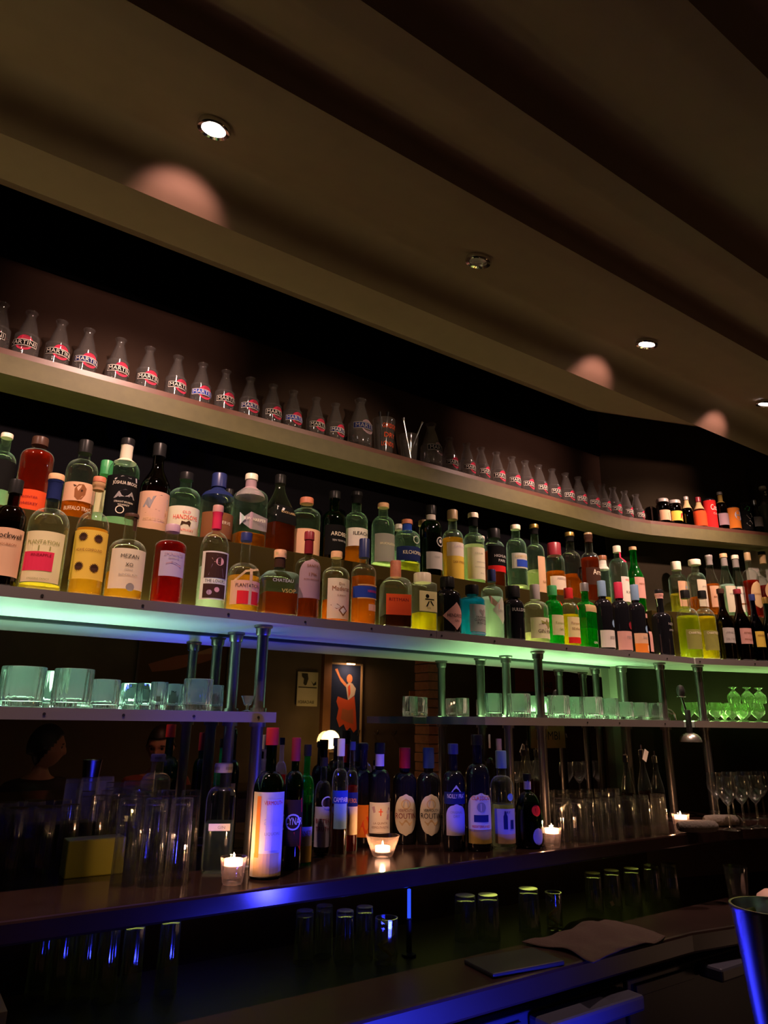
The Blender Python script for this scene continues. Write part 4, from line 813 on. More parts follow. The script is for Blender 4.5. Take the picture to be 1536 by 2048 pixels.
# ================================================================== clamp lamp before the corner, tongs
p = at(1361, 1440, 1.83); p.z = Z_GLS
t = thing('clamp_lamp', 'small steel clamp lamp with dome shade hanging under the shelf before the corner', 'lamp', p)
MB().tube([(0, -.032, -.052), (0, -.036, .01), (-.006, -.02, .10)], .0055, 12).build('stem', CHROME, t, True)
MB().box(-.010, .012, -.045, -.028, -.05, .045).build('clamp', RUBBER, t, bevel=.003)
MB().lathe([(0, .120), (.010, .121), (.017, .135), (.018, .150), (.012, .166), (0, .172)], 20, M=Matrix.Translation((-.007, -.02, -.022))).build('knob', RUBBER, t, True)
MB().lathe([(.018, .119), (.020, .120), (.018, .123)], 20, M=Matrix.Translation((-.007, -.02, -.022))).build('knob_ring', CHROME, t, True)
MB().lathe([(.010, -.058), (.016, -.058), (.030, -.064), (.040, -.075), (.045, -.090), (.045, -.094), (.043, -.094), (.038, -.077), (.014, -.064), (.010, -.062)], 28, M=Matrix.Translation((.006, -.034, .008))).build('lamp_shade', pbr('shade_steel', (.5, .47, .42), .3, .9), t, True)
MB().lathe([(0, -.070), (.012, -.072), (.018, -.084), (0, -.096)], 16, M=Matrix.Translation((.006, -.034, .008))).build('bulb', pbr('bulb_off', (.6, .6, .6), .3), t, True)
p = at(1345, 1436, 1.88); p.z = Z_GLS
o = MB().tube([(-.055, .03, .075), (0, 0, .042), (.012, -.004, .030)], .003).tube([(-.045, .03, .055), (0, 0, .028), (.012, -.004, .030)], .003).tube([(.012, -.004, .03), (.016, -.004, .0)], .005).build('ice_tongs', CHROME, None, True, loc=p); tag(o, 'steel ice tongs propped beside the clamp lamp on the tumbler shelf', 'tongs')

# ================================================================== ledge: bottles
def LB(label, px, base, top, w, *a, **k): k.setdefault('group', GL); k.setdefault('rz', random.uniform(-30, -20)); return bottle(label, px, base, top, w, 'L', *a, base=base, **k)
LB('green bottle with tall pale label in blue light and red capsule, first on the ledge', 529, 1754, 1456, 64, 'dkgreen', 'dark', .5, ('red', 1490), (.55, .70, .34, 'r'), [(1582, 1748, 'ivory', 66)], [('VERMOUTH', 1603, 8, 'red', 38, 10), ('amaro', 1640, 12, 'lilac', 34, 10), ('LIQUORE', 1664, 7, 'grey', 34, 10)],
   [('rect', 12, 1646, 32, 100, 'lilac'), ('rect', -20, 1650, 9, 120, 'orange'), ('rect', 0, 1724, 52, 44, 'tan')], rz=-24)
LB('dark green bottle with a slanting red and white label', 581, 1738, 1476, 38, 'dkgreen', 'dark', .6, ('maroon', 1522), 'bord', [(1598, 1690, 'dkbrown', 70)], [('CYNAR', 1640, 15, 'white', 34)], [('poly', [(-12, 1632), (15, 1594), (17, 1622), (4, 1628)], 'red'), ('poly', [(0, 1662), (16, 1652), (16, 1700), (10, 1690)], 'red'), ('ring', -2, 1642, 15, 'lilac')])
LB('green bottle with black cap and low pale and yellow label', 606, 1728, 1490, 32, 'green', 'dark', .5, ('black', 1512), 'bord', [(1652, 1690, 'lilac', 66), (1690, 1722, 'gold', 66)], [('FERNET', 1664, 9, 'brown', 26)])
LB('clear-shouldered bottle with round seal and purple lettered label', 642, 1710, 1516, 33, 'smoke', 'dark', .55, ('black', 1532), 'std', [(1612, 1692, 'lilac', 66)], [('BITTER', 1640, 9, 'maroon', 28), ('TRUTH', 1656, 9, 'maroon', 28)], [('disc', 8, 1604, 11, 'dkbrown'), ('ring', 8, 1604, 12, 'lightgrey')])
LB('bottle of red bitter with a blue label and white lettering', 676, 1712, 1478, 32, 'clear', 'dark', 1590, ('lightgrey', 1512), 'bord', [(1580, 1606, 'blue', 70), (1606, 1656, 'sky', 50)], [('CAMPARI', 1598, 10, 'white', 28)])
LB('narrow bottle with blue and cream label edge-on beside the blue-labelled bitter', 700, 1706, 1484, 26, 'clear', 'red', .6, ('navy', 1500), 'bord', [(1584, 1612, 'navy', 70), (1612, 1668, 'cream', 66)], [('APEROL', 1600, 9, 'orange', 20)])
LB('black bottle with an orange label behind the floral one', 724, 1690, 1488, 38, 'black', None, 0, ('black', 1500), 'bord', [(1608, 1672, 'orange', 84)], [], [('poly', [(-12, 1664), (-4, 1640), (6, 1630), (10, 1650), (2, 1668)], 'redorange')])
LB('black vermouth bottle with white floral label and white neck band', 757, 1692, 1486, 44, 'black', None, 0, ('black', 1506), 'bord', [(1603, 1664, 'white', 66, 0)], [('LA QUINTA', 1644, 5, 'brown', 28), ('VERMOUTH ROYAL', 1652, 5, 'brown', 36)],
   [('poly', [(-14, 1624), (-18, 1612), (-12, 1610), (-10, 1622)], 'mauve'), ('poly', [(12, 1636), (16, 1612), (20, 1614), (17, 1638)], 'mauve'), ('disc', 16, 1622, 4, 'lilac'), ('rect', 0, 1622, 2, 14, 'redorange'), ('rect', 0, 1621, 8, 2, 'redorange')], sleeve=('white', 1508, 1532))
def routin(label, px, cap, ink_): LB(label, px, 1686, 1496, 48, 'black', None, 0, (cap, 1536), 'bord', [(1586, 1668, 'ivory', 58, 0, 'oval')], [('VERMOUTH', 1618, 6, ink_, 30), ('ROUTIN', 1629, 11, ink_, 42)],
   [('poly', [(-6, 1612), (-5, 1598), (0, 1594), (5, 1598), (6, 1612)], 'lightgrey'), ('ring', 0, 1606, 9, 'tan'), ('poly', [(-14, 1640), (0, 1636), (14, 1640), (8, 1648), (-8, 1648)], 'tan')], rz=-30 if cap == 'red' else -26)
routin('black bottle with oval label, red capsule and red lettering', 809, 'red', 'maroon')
routin('black bottle with oval label, blue capsule and black lettering', 858, 'blue', 'black')
LB('bottle with dull red capsule standing behind the two oval labels', 880, 1650, 1486, 34, 'black', None, 0, ('maroon', 1522), 'bord')
LB('black bottle with blue arched label and white lettering', 909, 1700, 1488, 44, 'black', None, 0, ('navy', 1508), 'bord', [(1582, 1606, 'navy', 70), (1606, 1668, 'lilac', 56, 0, 'arch')], [('NOILLY PRAT', 1590, 9, 'white', 36), ('ORIGINAL', 1622, 5, 'grey', 24), ('DRY', 1630, 5, 'grey', 12)], [('poly', [(-10, 1582), (0, 1568), (10, 1582)], 'lightgrey')])
LB('black bottle with ornate cream label and gold foot', 959, 1700, 1470, 48, 'black', None, 0, ('black', 1490), 'bord', [(1584, 1660, 'ivory', 70, 0, 'arch'), (1656, 1684, 'gold', 70)], [('CLASSICO', 1594, 8, 'redorange', 38), ('MEDITERRANEO', 1650, 5, 'red', 38)], [('disc', 0, 1612, 9, 'grey'), ('rect', 0, 1634, 30, 14, 'navy')])
LB('clear bottle with blue-white capsule and city-towers label', 1008, 1696, 1502, 46, 'clear', 'pale', .45, ('sky', 1536), 'bord', [(1615, 1665, 'lilac', 66), (1665, 1684, 'peach', 66)], [('DRY', 1622, 5, 'navy', 14)], [('rect', -4, 1642, 8, 26, 'navy'), ('poly', [(-8, 1630), (-4, 1618), (0, 1630)], 'navy'), ('rect', 10, 1646, 8, 18, 'navy'), ('disc', 8, 1592, 7, 'sky')])
LB('dark bottle with a white cap behind the city-towers bottle', 980, 1648, 1469, 26, 'smoke', 'dark', .5, ('ivory', 1496), 'bord')
LB('second white-capped bottle just beside the other white cap', 1003, 1652, 1478, 24, 'smoke', 'dark', .5, ('ivory', 1500), 'bord')
LB('hidden bottle with dark grey cap next to the white caps', 948, 1640, 1468, 26, 'dkgreen', 'dark', .5, ('black', 1494), 'bord')
LB('round-bellied dark green bottle with red wax seal and round blue-lit label', 1060, 1694, 1548, 56, 'dkgreen', 'dark', .6, ('black', 1560), (.36, .76, .24, 'r'), [(1652, 1686, 'lilac', 24, 0, 'oval', 10)], [], [('disc', 8, 1618, 10, 'red')], sleeve=('lilac', 1562, 1578))
# left part: decanter and tall bottle
LB('clear square decanter bottle with a small white strip label behind the first candle', 432, 1742, 1528, 56, 'smoke', 'water', .45, ('lightgrey', 1545), (.66, .78, .55, 'r'), [(1644, 1658, 'white', 30, 0, '', 2)], [('GIN', 1651, 6, 'grey', 14, 6)], q=.5)
LB('tall bottle with pouring spout standing by the front post', 452, 1700, 1458, 30, 'dkgreen', 'dark', .5, ('silver', 1484), 'bord', [(1566, 1590, 'lightgrey', 40)], capw=.6)
p = atz(165, 1735, Z_LEDGE); 
o = MB().box(-.07, .07, -.03, .03, 0, .085).build('carton', pbr('lime_card', (.48, .52, .04), .5), None, bevel=.003, loc=(p.x, 2.0, Z_LEDGE)); tag(o, 'yellow-green carton behind the upturned highball glasses', 'carton')

# highball glasses on ledge and counter
HB = thin('highball_glass', (.88, .90, .88), .02, (.9, .9, .85), gloss=1.6, rough=.06, rim=.2)
def highballs(group, plist, H, R, zrow, rib=16, name='highball_glass', lbl='highball'):
    pr = [(R, .0), (R * .985, .02), (R * .90, H - .010), (R * .86, H), (0, H), (0, H - .012), (R * .82, H - .014), (R * .86, H - .03), (R * .94, .01), (R * .96, 0), (R, 0)]
    first = None
    for lb, px, base in plist:
        p = atz(px, base, zrow); p.y = min(p.y, 2.10)
        if first is None: first = MB().lathe(pr, 96, rib, .022).build(name, HB, None, True); o = first
        else: o = first.copy(); COL.objects.link(o)
        o.location = p; o.rotation_euler = (0, 0, random.uniform(0, 1)); tag(o, lb, 'glass', group)
highballs('upturned highball glasses by the lime carton', [('upturned ribbed highball, %s in the front group by the edge of the view' % ORD[i], x, y) for i, (x, y) in enumerate(((-40, 1752), (18, 1752), (76, 1750), (-14, 1716), (44, 1715), (100, 1714)))], .155, .025, Z_LEDGE)
highballs('tall glasses in the dark cluster on the ledge', [('tall ribbed glass, %s in the cluster before the square decanter' % ORD[i], x, y) for i, (x, y) in enumerate(((244, 1770), (298, 1770), (351, 1768), (268, 1736), (320, 1735), (370, 1734)))], .19, .028, Z_LEDGE)
highballs('tall glasses behind the lime carton', [('tall glass at the back against the mirror, %s along from the carton' % ORD[i], x, y) for i, (x, y) in enumerate(((148, 1708), (190, 1707), (230, 1706), (270, 1705)))], .175, .0215, Z_LEDGE)
highballs('highball glasses between second candle and clamp lamp', [('upturned highball past the round green bottle, %s in the front line' % ORD[i], x, y) for i, (x, y) in enumerate(((1128, 1684), (1158, 1684), (1190, 1682), (1222, 1678), (1256, 1674), (1288, 1671), (1322, 1668)))], .135, .029, Z_LEDGE)
highballs('highball glasses in the rear line', [('rear line highball by the mirror, %s from the round green bottle' % ORD[i], x, y) for i, (x, y) in enumerate(((1096, 1662), (1124, 1661), (1150, 1660), (1178, 1658), (1206, 1656), (1232, 1655)))], .14, .0255, Z_LEDGE)
# wine glasses in the far dark corner
def wineglass(label, px, base):
    p = atz(px, base, Z_LEDGE); d = (p - CORNER).dot(N2)
    if d < .05: p += N2 * (.05 - d)
    R = .036; H = .19
    pr = [(0, .003), (R * .9, 0), (R * .92, .003), (R * .2, .008), (.0042, .02), (.0042, .085), (R * .45, .098), (R * .92, .125), (R, .145), (R * .86, H), (R * .83, H), (R * .96, .145), (R * .88, .127), (R * .4, .102), (0, .096)]
    o = MB().lathe(pr, 26).build('wine_glass', HB, None, True, loc=p); tag(o, label, 'wine glass', 'wine glasses in the dark corner')
for i, (x, y) in enumerate(((1462, 1660), (1490, 1656), (1518, 1654), (1440, 1643), (1470, 1640), (1500, 1638), (1530, 1636))): wineglass('wine glass in the dark corner past the rolled towels, %s' % (ORD[i] + (' in the front line' if i < 3 else ' counting into the rear line')), x, y)
# tea lights
def flame(t, z, s=1.0):
    MB().lathe([(0, z), (.0045 * s, z + .004 * s), (.005 * s, z + .009 * s), (.003 * s, z + .018 * s), (0, z + .027 * s)], 12).build('flame', glow('candle_flame', (1, .62, .25), 60), t, True)
def tealight(label, glabel, px, base, power, shape='cup'):
    p = atz(px, base, Z_LEDGE)
    if shape == 'cup': pr = [(0, .004), (.021, 0), (.024, .004), (.031, .060), (.0295, .060), (.0255, .040), (.021, .038), (.0205, .014), (0, .012)]; zc = .0405
    else: pr = [(0, .004), (.026, 0), (.030, .004), (.044, .040), (.050, .056), (.047, .056), (.040, .040), (.026, .012), (0, .010)]; zc = .0125
    o = MB().lathe(pr, 48, 16 if shape != 'cup' else 12, .018).build('candle_holder', thin('holder_glass', (.90, .88, .86), .06, (1, .8, .7), gloss=1.0, rim=.3), None, True, loc=p); tag(o, glabel, 'candle holder', 'candle holders on the ledge')
    t = thing('tealight_candle', label, 'candle', (p.x, p.y, p.z + zc), group='tealights on the ledge')
    rr = .022; hh = .014
    MB().lathe([(0, 0), (rr, 0), (rr, hh), (rr - .001, hh), (rr - .0015, hh - .002), (0, hh - .002)], 24).build('wax', pbr('candle_wax', (.9, .8, .65), .5, emit=(1, .50, .30), es=5), t, True)  # wax emits by itself, standing in for the flame's light in it
    MB().tube([(0, 0, hh - .003), (0, .001, hh + .004)], .0008, 6).build('wick', BLACK, t)
    flame(t, hh, .55)
    lamp('POINT', 'candle_light', (p.x, p.y, p.z + zc + hh + .016), power, (1, .46, .22), shadow_soft_size=.006)
tealight('lit tealight in the clear cup before the square decanter', 'clear cup holder with a lit tealight before the square decanter', 464, 1768, .8)
tealight('lit tealight in the flared ribbed bowl in front of the floral label', 'flared ribbed glass bowl with a lit tealight in front of the floral label', 765, 1712, .8, 'bowl')
tealight('lit tealight at the foot of the pipe post by the round green bottle', 'clear cup holder with a lit tealight at the foot of the pipe post', 1105, 1694, .8)
tealight('lit tealight in the cup next to the rolled towels', 'clear cup holder with a lit tealight next to the rolled towels', 1364, 1662, .8)
# rolled towels
TOW = pbr('grey_towel', (.13, .11, .095), .95, noise=.2, scale=120, bump=.3)
for lb, px, base, dy in (('rolled grey bar towel beside the last candle', 1396, 1665, 0), ('rolled grey bar towel nearest the corner, behind the other roll', 1446, 1653, 0)):
    p = atz(px, base, Z_LEDGE); p.z += .0215
    M = Matrix.Rotation(R_(90), 4, 'Y') @ Matrix.Rotation(0, 4, 'Z')
    o = MB().lathe([(0, -.075), (.012, -.075), (.019, -.066), (.0215, -.03), (.0215, .04), (.018, .068), (.010, .077), (0, .078)], 22, M=M).build('rolled_towel', TOW, None, True, loc=p); o.rotation_euler = (0, 0, R_(-30)); tag(o, lb, 'towel', 'rolled towels')
# sign board leaning on the mirror, bottles with a tag
p = at(1095, 1474, 2.155)
o = MB().box(-.105, .105, -.004, .004, -.045, .045).build('paper_sign', paper('dim_sign', (.12, .07, .03), .1), None, loc=(p.x, 2.155, p.z)); tag(o, 'small brown paper sign with black capitals on the mirror behind the tumbler shelf', 'sign')
mb = MB(); flat_text(mb, 'BOMBI', 0, .006, .035, .15, lambda a, c: Vector((a, -.0048, c))); mb.build('lettering', ink('black'), o)
def spray(label, px, base, top, tagc=False):
    p = atz(px, base, Z_LEDGE); p.y = min(p.y, 2.09); H = at(px, top, p.y).z - p.z; t = thing('dasher_bottle', label, 'bottle', p, group='dasher bottles by the corner')
    v = Vessel(H, .026, 'slope'); MB().lathe(v.prof, 24).build('glass_body', GLASS['smoke'](), t, True); MB().lathe(v.inner(H * .45), 24).build('liquid', liquid('dark'), t, True)
    MB().lathe([(0, H * .9), (.012, H * .9), (.012, H), (.004, H + .004), (.003, H + .02), (0, H + .021)], 16).build('dasher_top', CHROME, t, True)
    if tagc: MB().box(-.012, .012, -.001, .001, -.022, .022, M=Matrix.Translation((-.006, -.022, H * .93)) @ Matrix.Rotation(.5, 4, 'Y')).build('paper_tag', lab('white'), t)
spray('dark dasher bottle with a white paper tag behind the tumbler row', 1296, 1650, 1500, True)
spray('dark dasher bottle without a tag, closest to the corner of the mirror', 1322, 1648, 1512)
spray('dark dasher bottle standing by the rear post', 1262, 1650, 1510)

# ================================================================== lower counter
highballs('glasses on the work counter', [('wet glass on the work counter, %s under the first ledge bottles' % ORD[i], x, y) for i, (x, y) in enumerate(((606, 1925), (646, 1912), (688, 1925), (728, 1915)))], .125, .026, Z_LOW)
highballs('glasses on the work counter by the cloth', [('glass on the work counter behind the black mat, %s toward the cloth' % ORD[i], x, y) for i, (x, y) in enumerate(((932, 1880), (978, 1878), (1060, 1862)))], .12, .034, Z_LOW)
highballs('upturned glasses on the work counter', [('upturned glass on the dark work counter, %s in the front row' % ORD[i], x, y) for i, (x, y) in enumerate(((70, 1998), (112, 2002), (158, 2000), (206, 2002), (256, 2000), (330, 1985)))], .16, .0255, Z_LOW)
highballs('glasses far along the work counter', [('glass far along the work counter behind the cloth, %s from the yellow glint' % ORD[i], x, y) for i, (x, y) in enumerate(((1190, 1822), (1228, 1815), (1268, 1810), (1308, 1802), (1344, 1797)))], .12, .030, Z_LOW)
def jar(label, px, base, H, R):
    p = atz(px, base, Z_LOW); t = thing('drink_glass', label, 'glass', p, group='glasses with a yellow glint')
    MB().lathe([(0, .003), (R * .9, 0), (R, .006), (R, H), (R - .0025, H), (R - .003, .012), (0, .010)], 48, 12, .015).build('glass_body', HB, t, True)
    pts = [(R * .6 * cos(a * .9), R * .6 * sin(a * .9), .012 + (H - .02) * a / 9) for a in range(10)]
    MB().tube(pts, .0045, 8).build('yellow_glint', paper('yellow_glint', (.95, .85, .04), .6), t, True)  # yellow coil put in for a refracted glint in the glass
jar('glass with a yellow glint on the work counter below the bowl candle', 772, 1925, .108, .031)
jar('tall glass with a yellow glint beside the brown cloth', 1110, 1858, .105, .026)
p = atz(818, 1912, Z_LOW)
t = thing('bar_tap', 'slim dark tap with a blue highlight standing on the work counter', 'tap', p)
MB().lathe([(0, 0), (.020, 0), (.020, .006), (.008, .010), (.007, .09), (.009, .092), (0, .094)], 18).build('base', BLACK, t, True)
MB().lathe([(0, .094), (.005, .094), (.005, .166), (0, .168)], 14).build('blue_highlight', glow('tap_blue_highlight', (.02, .06, 1.0), 1.6), t, True)  # glowing stem stands in for a blue highlight on the dark tap
# black bar mat
p = atz(1010, 1925, Z_LOW)
mb = MB(); mb.box(-.11, .13, -.07, .06, 0, .012)
o = mb.build('bar_mat', RUBBER, None, bevel=.004, loc=(p.x, p.y - .02, Z_LOW)); o.rotation_euler = (0, 0, R_(-6)); tag(o, 'black rubber bar mat on the work counter next to the brown cloth', 'mat')
# brown cloth, crumpled
def cloth(label, c, sx, sy, rz, mat):
    nx, ny = 34, 22; mb = MB(); vs = []; fs = []
    for j in range(ny + 1):
        for i in range(nx + 1):
            u, v = i / nx - .5, j / ny - .5
            edge = min(.5 - abs(u), .5 - abs(v))
            z = .004 + .030 * max(0, 1 - 2.6 * math.hypot(u - .05, v - .18)) + .006 * sin(9 * u + 4 * v) * sin(7 * v + 2) + .004 * sin(23 * u + 5) * (1 if edge > .03 else .3)
            wob = 1 + .10 * sin(5 * v + 3 * u)
            vs.append((u * sx * wob, v * sy * (1 + .14 * sin(6 * u)), max(z, .002)))
    for j in range(ny):
        for i in range(nx): a = j * (nx + 1) + i; fs.append((a, a + 1, a + nx + 2, a + nx + 1))
    o = mb.add(vs, fs).build('bar_cloth', mat, None, True, loc=c); o.rotation_euler = (0, 0, rz)
    m = o.modifiers.new('thickness', 'SOLIDIFY'); m.thickness = .003; m.offset = 1
    tag(o, label, 'cloth'); return o
p = atz(1195, 1880, Z_LOW)
cloth('crumpled brown cloth lying on the work counter near the fridge handles', (p.x, p.y, Z_LOW), .40, .24, R_(8), pbr('brown_cloth', (.050, .028, .021), .9, noise=.2, scale=150, bump=.2))
p = atz(1253, 1838, Z_LOW)
o = MB().box(-.012, .012, -.001, .001, 0, .014).build('paper_tag', lab('white'), None, loc=(p.x, p.y + .05, Z_LOW + .03)); o.rotation_euler = (R_(-30), 0, .3); tag(o, 'small white tag sticking up from the far edge of the brown cloth', 'tag')
# mixing tin far along, bowl
p = atz(1478, 1800, Z_LOW)
o = MB().lathe([(0, .003), (.032, 0), (.034, .004), (.043, .115), (.041, .115), (.033, .010), (0, .008)], 30).build('mixing_jar', HB, None, True, loc=p); tag(o, 'tall mixing jar at the end of the work counter behind the shaker', 'jar')
p = atz(1545, 1815, Z_LOW)
o = MB().lathe([(0, .060), (.02, .058), (.045, .040), (.058, .004), (.056, 0), (.052, .004), (.04, .036), (.018, .052), (0, .054)], 30).build('upturned_bowl', pbr('pinkish_bowl', (.72, .46, .40), .5), None, True, loc=p); tag(o, 'pinkish upturned bowl just showing behind the rim of the shaker', 'bowl')
# shaker tin on the guest bar
p = EYE + Vector((.884, .481, 0)); p.z = HC - .37
h = .172
t = thing('cocktail_shaker', 'big polished steel shaker tin on the guest bar, cut by the edge of the view', 'shaker', (p.x, p.y, p.z))
MB().lathe([(0, 0), (.028, 0), (.031, .004), (.046, h - .006), (.0475, h - .003), (.0475, h), (.045, h), (.0445, h - .006), (.029, .008), (0, .006)], 40).build('tin_body', pbr('worn_shaker_steel', (.62, .56, .55), .24, 1.0), t, True)
MB().lathe([(0, h - .05), (.039, h - .05), (.039, h - .047), (0, h - .044)], 30).build('drink', pbr('lime_drink', (.25, .42, .05), .3), t, True)
MB().tube([(.028 * cos(a), .028 * sin(a), h - .012 + .008 * sin(2 * a)) for a in [1.4 + .26 * k for k in range(9)]], [.003, .007, .009, .009, .009, .009, .009, .007, .003], 10).build('lime_slice', pbr('lime_skin', (.28, .55, .06), .4), t, True)
p = atz(-6, 2040, HC - .37)
o = MB().box(-.004, .004, -.03, .03, 0, .214).build('menu_card', lab('white'), None, loc=(.0795, .515, HC - .37)); tag(o, 'white card standing on the guest bar, only its edge in view', 'card')
# ================================================================== the guests' side, seen in the mirror
YM = Y_WALL - .008
def mir(x, y, Y):                      # point at depth Y whose mirror image lies on that line of sight
    r = ray(x, y); p = EYE + r * ((2 * YM - Y) / r.y); return Vector((p.x, Y, p.z))
YR = YB + .02
WOODP = pbr('amber_wood', (.22, .10, .04), .45, noise=.4, scale=9)
a = mir(645, 1330, YR); b = mir(660, 1330, YR)
struct(MB().box(a.x, b.x, YB, YB + .06, 0, HC + 1.39).build('trim_pilaster', WOODP))
def poster(name, label, tl, br, Y, mat, frame=None, cat='poster'):
    p0, p1 = mir(*tl, Y), mir(*br, Y); x0, x1, z1, z0 = p0.x, p1.x, p0.z, p1.z
    c = ((x0 + x1) / 2, Y, (z0 + z1) / 2); w_, h_ = abs(x1 - x0), abs(z1 - z0)
    t = thing(name, label, cat, c)
    MB().box(-w_ / 2, w_ / 2, -.006, .0, -h_ / 2, h_ / 2).build('sheet', mat, t)
    if frame:
        f = .018
        MB().box(-w_ / 2 - f, -w_ / 2, -.008, .012, -h_ / 2 - f, h_ / 2 + f).box(w_ / 2, w_ / 2 + f, -.008, .012, -h_ / 2 - f, h_ / 2 + f).box(-w_ / 2, w_ / 2, -.008, .012, h_ / 2, h_ / 2 + f).box(-w_ / 2, w_ / 2, -.008, .012, -h_ / 2 - f, -h_ / 2).build('frame', frame, t)
    return t, w_, h_
def shape(t, name, pts, w_, h_, mat, lift=.003):   # points in shares of the sheet as the mirror shows it (u to the view's right, v up)
    return MB().add([(u * w_, lift - .001, v * h_) for u, v in pts], [tuple(range(len(pts)))]).build(name, mat, t)
t, w_, h_ = poster('framed_poster', 'tall framed dark blue poster of a dancer in a red skirt under a picture light', (663, 1328), (718, 1500), YR, paper('poster_blue', (.02, .03, .07), .0), pbr('pale_frame', (.55, .38, .20), .4))
SK = paper('poster_skin', (.75, .30, .14), 0); RD = paper('poster_red', (.62, .10, .04), 0); RD2 = paper('poster_rust', (.40, .13, .06), 0); WH = paper('poster_white', (.7, .6, .5), 0)
shape(t, 'print', [(-.38, .44), (-.30, .45), (-.20, .36), (.02, .27), (.12, .27), (.16, .20), (.04, .22), (-.18, .30)], w_, h_, SK)
shape(t, 'print', [(.12 + .10 * cos(k * pi / 6), .335 + .055 * sin(k * pi / 6)) for k in range(12)], w_, h_, SK)
shape(t, 'print', [(.00, .25), (.10, .29), (.22, .28), (.34, .22), (.30, .14), (.16, .10), (.08, .08)], w_, h_, WH, .0035)
shape(t, 'print', [(.06, .24), (.14, .27), (.16, .16), (.10, .10)], w_, h_, RD, .004)
shape(t, 'print', [(-.26, .12), (-.10, .10), (.08, .08), (.30, .13), (.36, -.06), (.40, -.26), (.30, -.30), (.18, -.24), (.06, -.28), (-.04, -.20), (-.18, -.24), (-.28, -.14), (-.22, -.02), (-.30, .06)], w_, h_, RD)
shape(t, 'print', [(-.10, -.02), (.10, -.04), (.26, -.02), (.28, -.20), (.10, -.18), (-.04, -.16), (-.14, -.14)], w_, h_, RD2, .0036)
mb = MB(); flat_text(mb, 'LET', 0, 0, h_ * .085, w_ * .6, lambda u, v: Vector((-u, .0025, v - h_ * .43))); mb.build('lettering', ink('grey'), t)
p = mir(692, 1336, YR)
t = thing('picture_light', 'small brass picture light glowing over the framed dancer poster', 'lamp', (p.x, YB, p.z + .02))
MB().tube([(0, 0, .02), (0, .06, .04), (0, .11, .03)], .006).build('arm', pbr('brass', (.6, .4, .15), .3, .9), t, True)
MB().tube([(-.05, .11, .03), (.05, .11, .03)], .014).build('lamp_shade', MATS['brass'], t, True)
MB().tube([(-.045, .11, .014), (.045, .11, .014)], .006).build('bulb', glow('picture_bulb', (1, .62, .35), 30), t, True)
o = lamp('AREA', 'picture_light_beam', (p.x, YB + .13, p.z + .02), 2.2, (1, .55, .30), size=.10); aim(o, (p.x, YB, p.z - .5))
t, w_, h_ = poster('paper_poster', 'torn-bottomed pale paper poster with a face print pinned on the dark wall', (596, 1343), (634, 1413), YR, paper('poster_pale', (.55, .50, .32), 0))
INKD = paper('poster_ink', (.05, .05, .03), 0)
shape(t, 'print', [(-.32 + .0, .46), (-.02, .46), (.02, .30), (-.06, .12), (-.14, .10), (-.22, .16), (-.20, .30), (-.30, .36)], w_, h_, INKD)
shape(t, 'print', [(.15, .25), (.28, .16), (.40, .24), (.42, .14), (.28, .10)], w_, h_, INKD)
shape(t, 'print', [(-.45, .065), (.45, .06), (.45, .03), (-.45, .035)], w_, h_, INKD)
mb = MB(); flat_text(mb, 'BACARDI', 0, 0, h_ * .09, w_ * .75, lambda u, v: Vector((-u - .05 * w_, .0025, v - h_ * .38))); mb.build('lettering', INKD, t)
t, w_, h_ = poster('dim_picture', 'dim wide picture of a reclining reddish figure behind the guests', (285, 1262), (450, 1378), YR, paper('dim_canvas', (.10, .055, .03), 0), DARKWOOD, 'picture')
shape(t, 'print', [(-.40, -.10), (-.10, .08), (.20, .18), (.40, .30), (.42, .12), (.20, -.02), (-.10, -.18), (-.35, -.24)], w_, h_, paper('dim_figure', (.34, .12, .07), 0))
shape(t, 'print', [(.05, .12), (.20, .22), (.38, .34), (.30, .16)], w_, h_, paper('dim_figure_pale', (.5, .25, .15), 0), .004)
t, w_, h_ = poster('dim_red_sign', 'dim red sign with dark capitals hanging on the pillar side of the room', (1030, 1338), (1152, 1388), -.58, paper('dim_red', (.22, .05, .03), 0), None, 'sign')
mb = MB(); flat_text(mb, 'BAR', 0, 0, h_ * .3, w_ * .6, lambda u, v: Vector((-u, .0025, v - h_ * .15))); mb.build('lettering', INKD, t)
# board the red sign hangs on
p0 = mir(1020, 1400, -.60)
o = MB().box(p0.x, XR - .002, -.70, -.595, 0, HC + 1.39).build('partition', pbr('partition_paint', (.05, .04, .03), .7)); struct(o); o.name = 'wall_partition'
# brick pillar
BR = pbr('warm_brick', (.40, .17, .09), .85, noise=.35, scale=25, bump=.4)
a = mir(857, 1400, -.5); b = mir(881, 1400, -.5)
t = thing('brick_pillar', 'slim warm brick pillar in the middle of the guests room', 'pillar', ((a.x + b.x) / 2, -.6, 0)); t['kind'] = 'structure'
wd = max((b.x - a.x) / 2, .06)
mb = MB(); z = 0.0; k = 0
while z < HC + 1.38:
    mb.box(-wd + (.006 if k % 2 else 0), wd - (0 if k % 2 else .006), -.10, .10, z, z + .066); z += .074; k += 1
mb.build('brickwork', BR, t, bevel=.004)
MB().box(-wd + .008, wd - .008, -.09, .09, 0, HC + 1.39).build('mortar', pbr('mortar', (.12, .08, .06), .9), t)
p = mir(828, 1392, YR)
o = MB().box(p.x - .05, p.x + .05, YB, YB + .01, p.z - .05, p.z + .05).build('small_picture', paper('orange_picture', (.35, .13, .03), 0), None); tag(o, 'tiny orange picture on the dark wall between poster and pillar', 'picture')
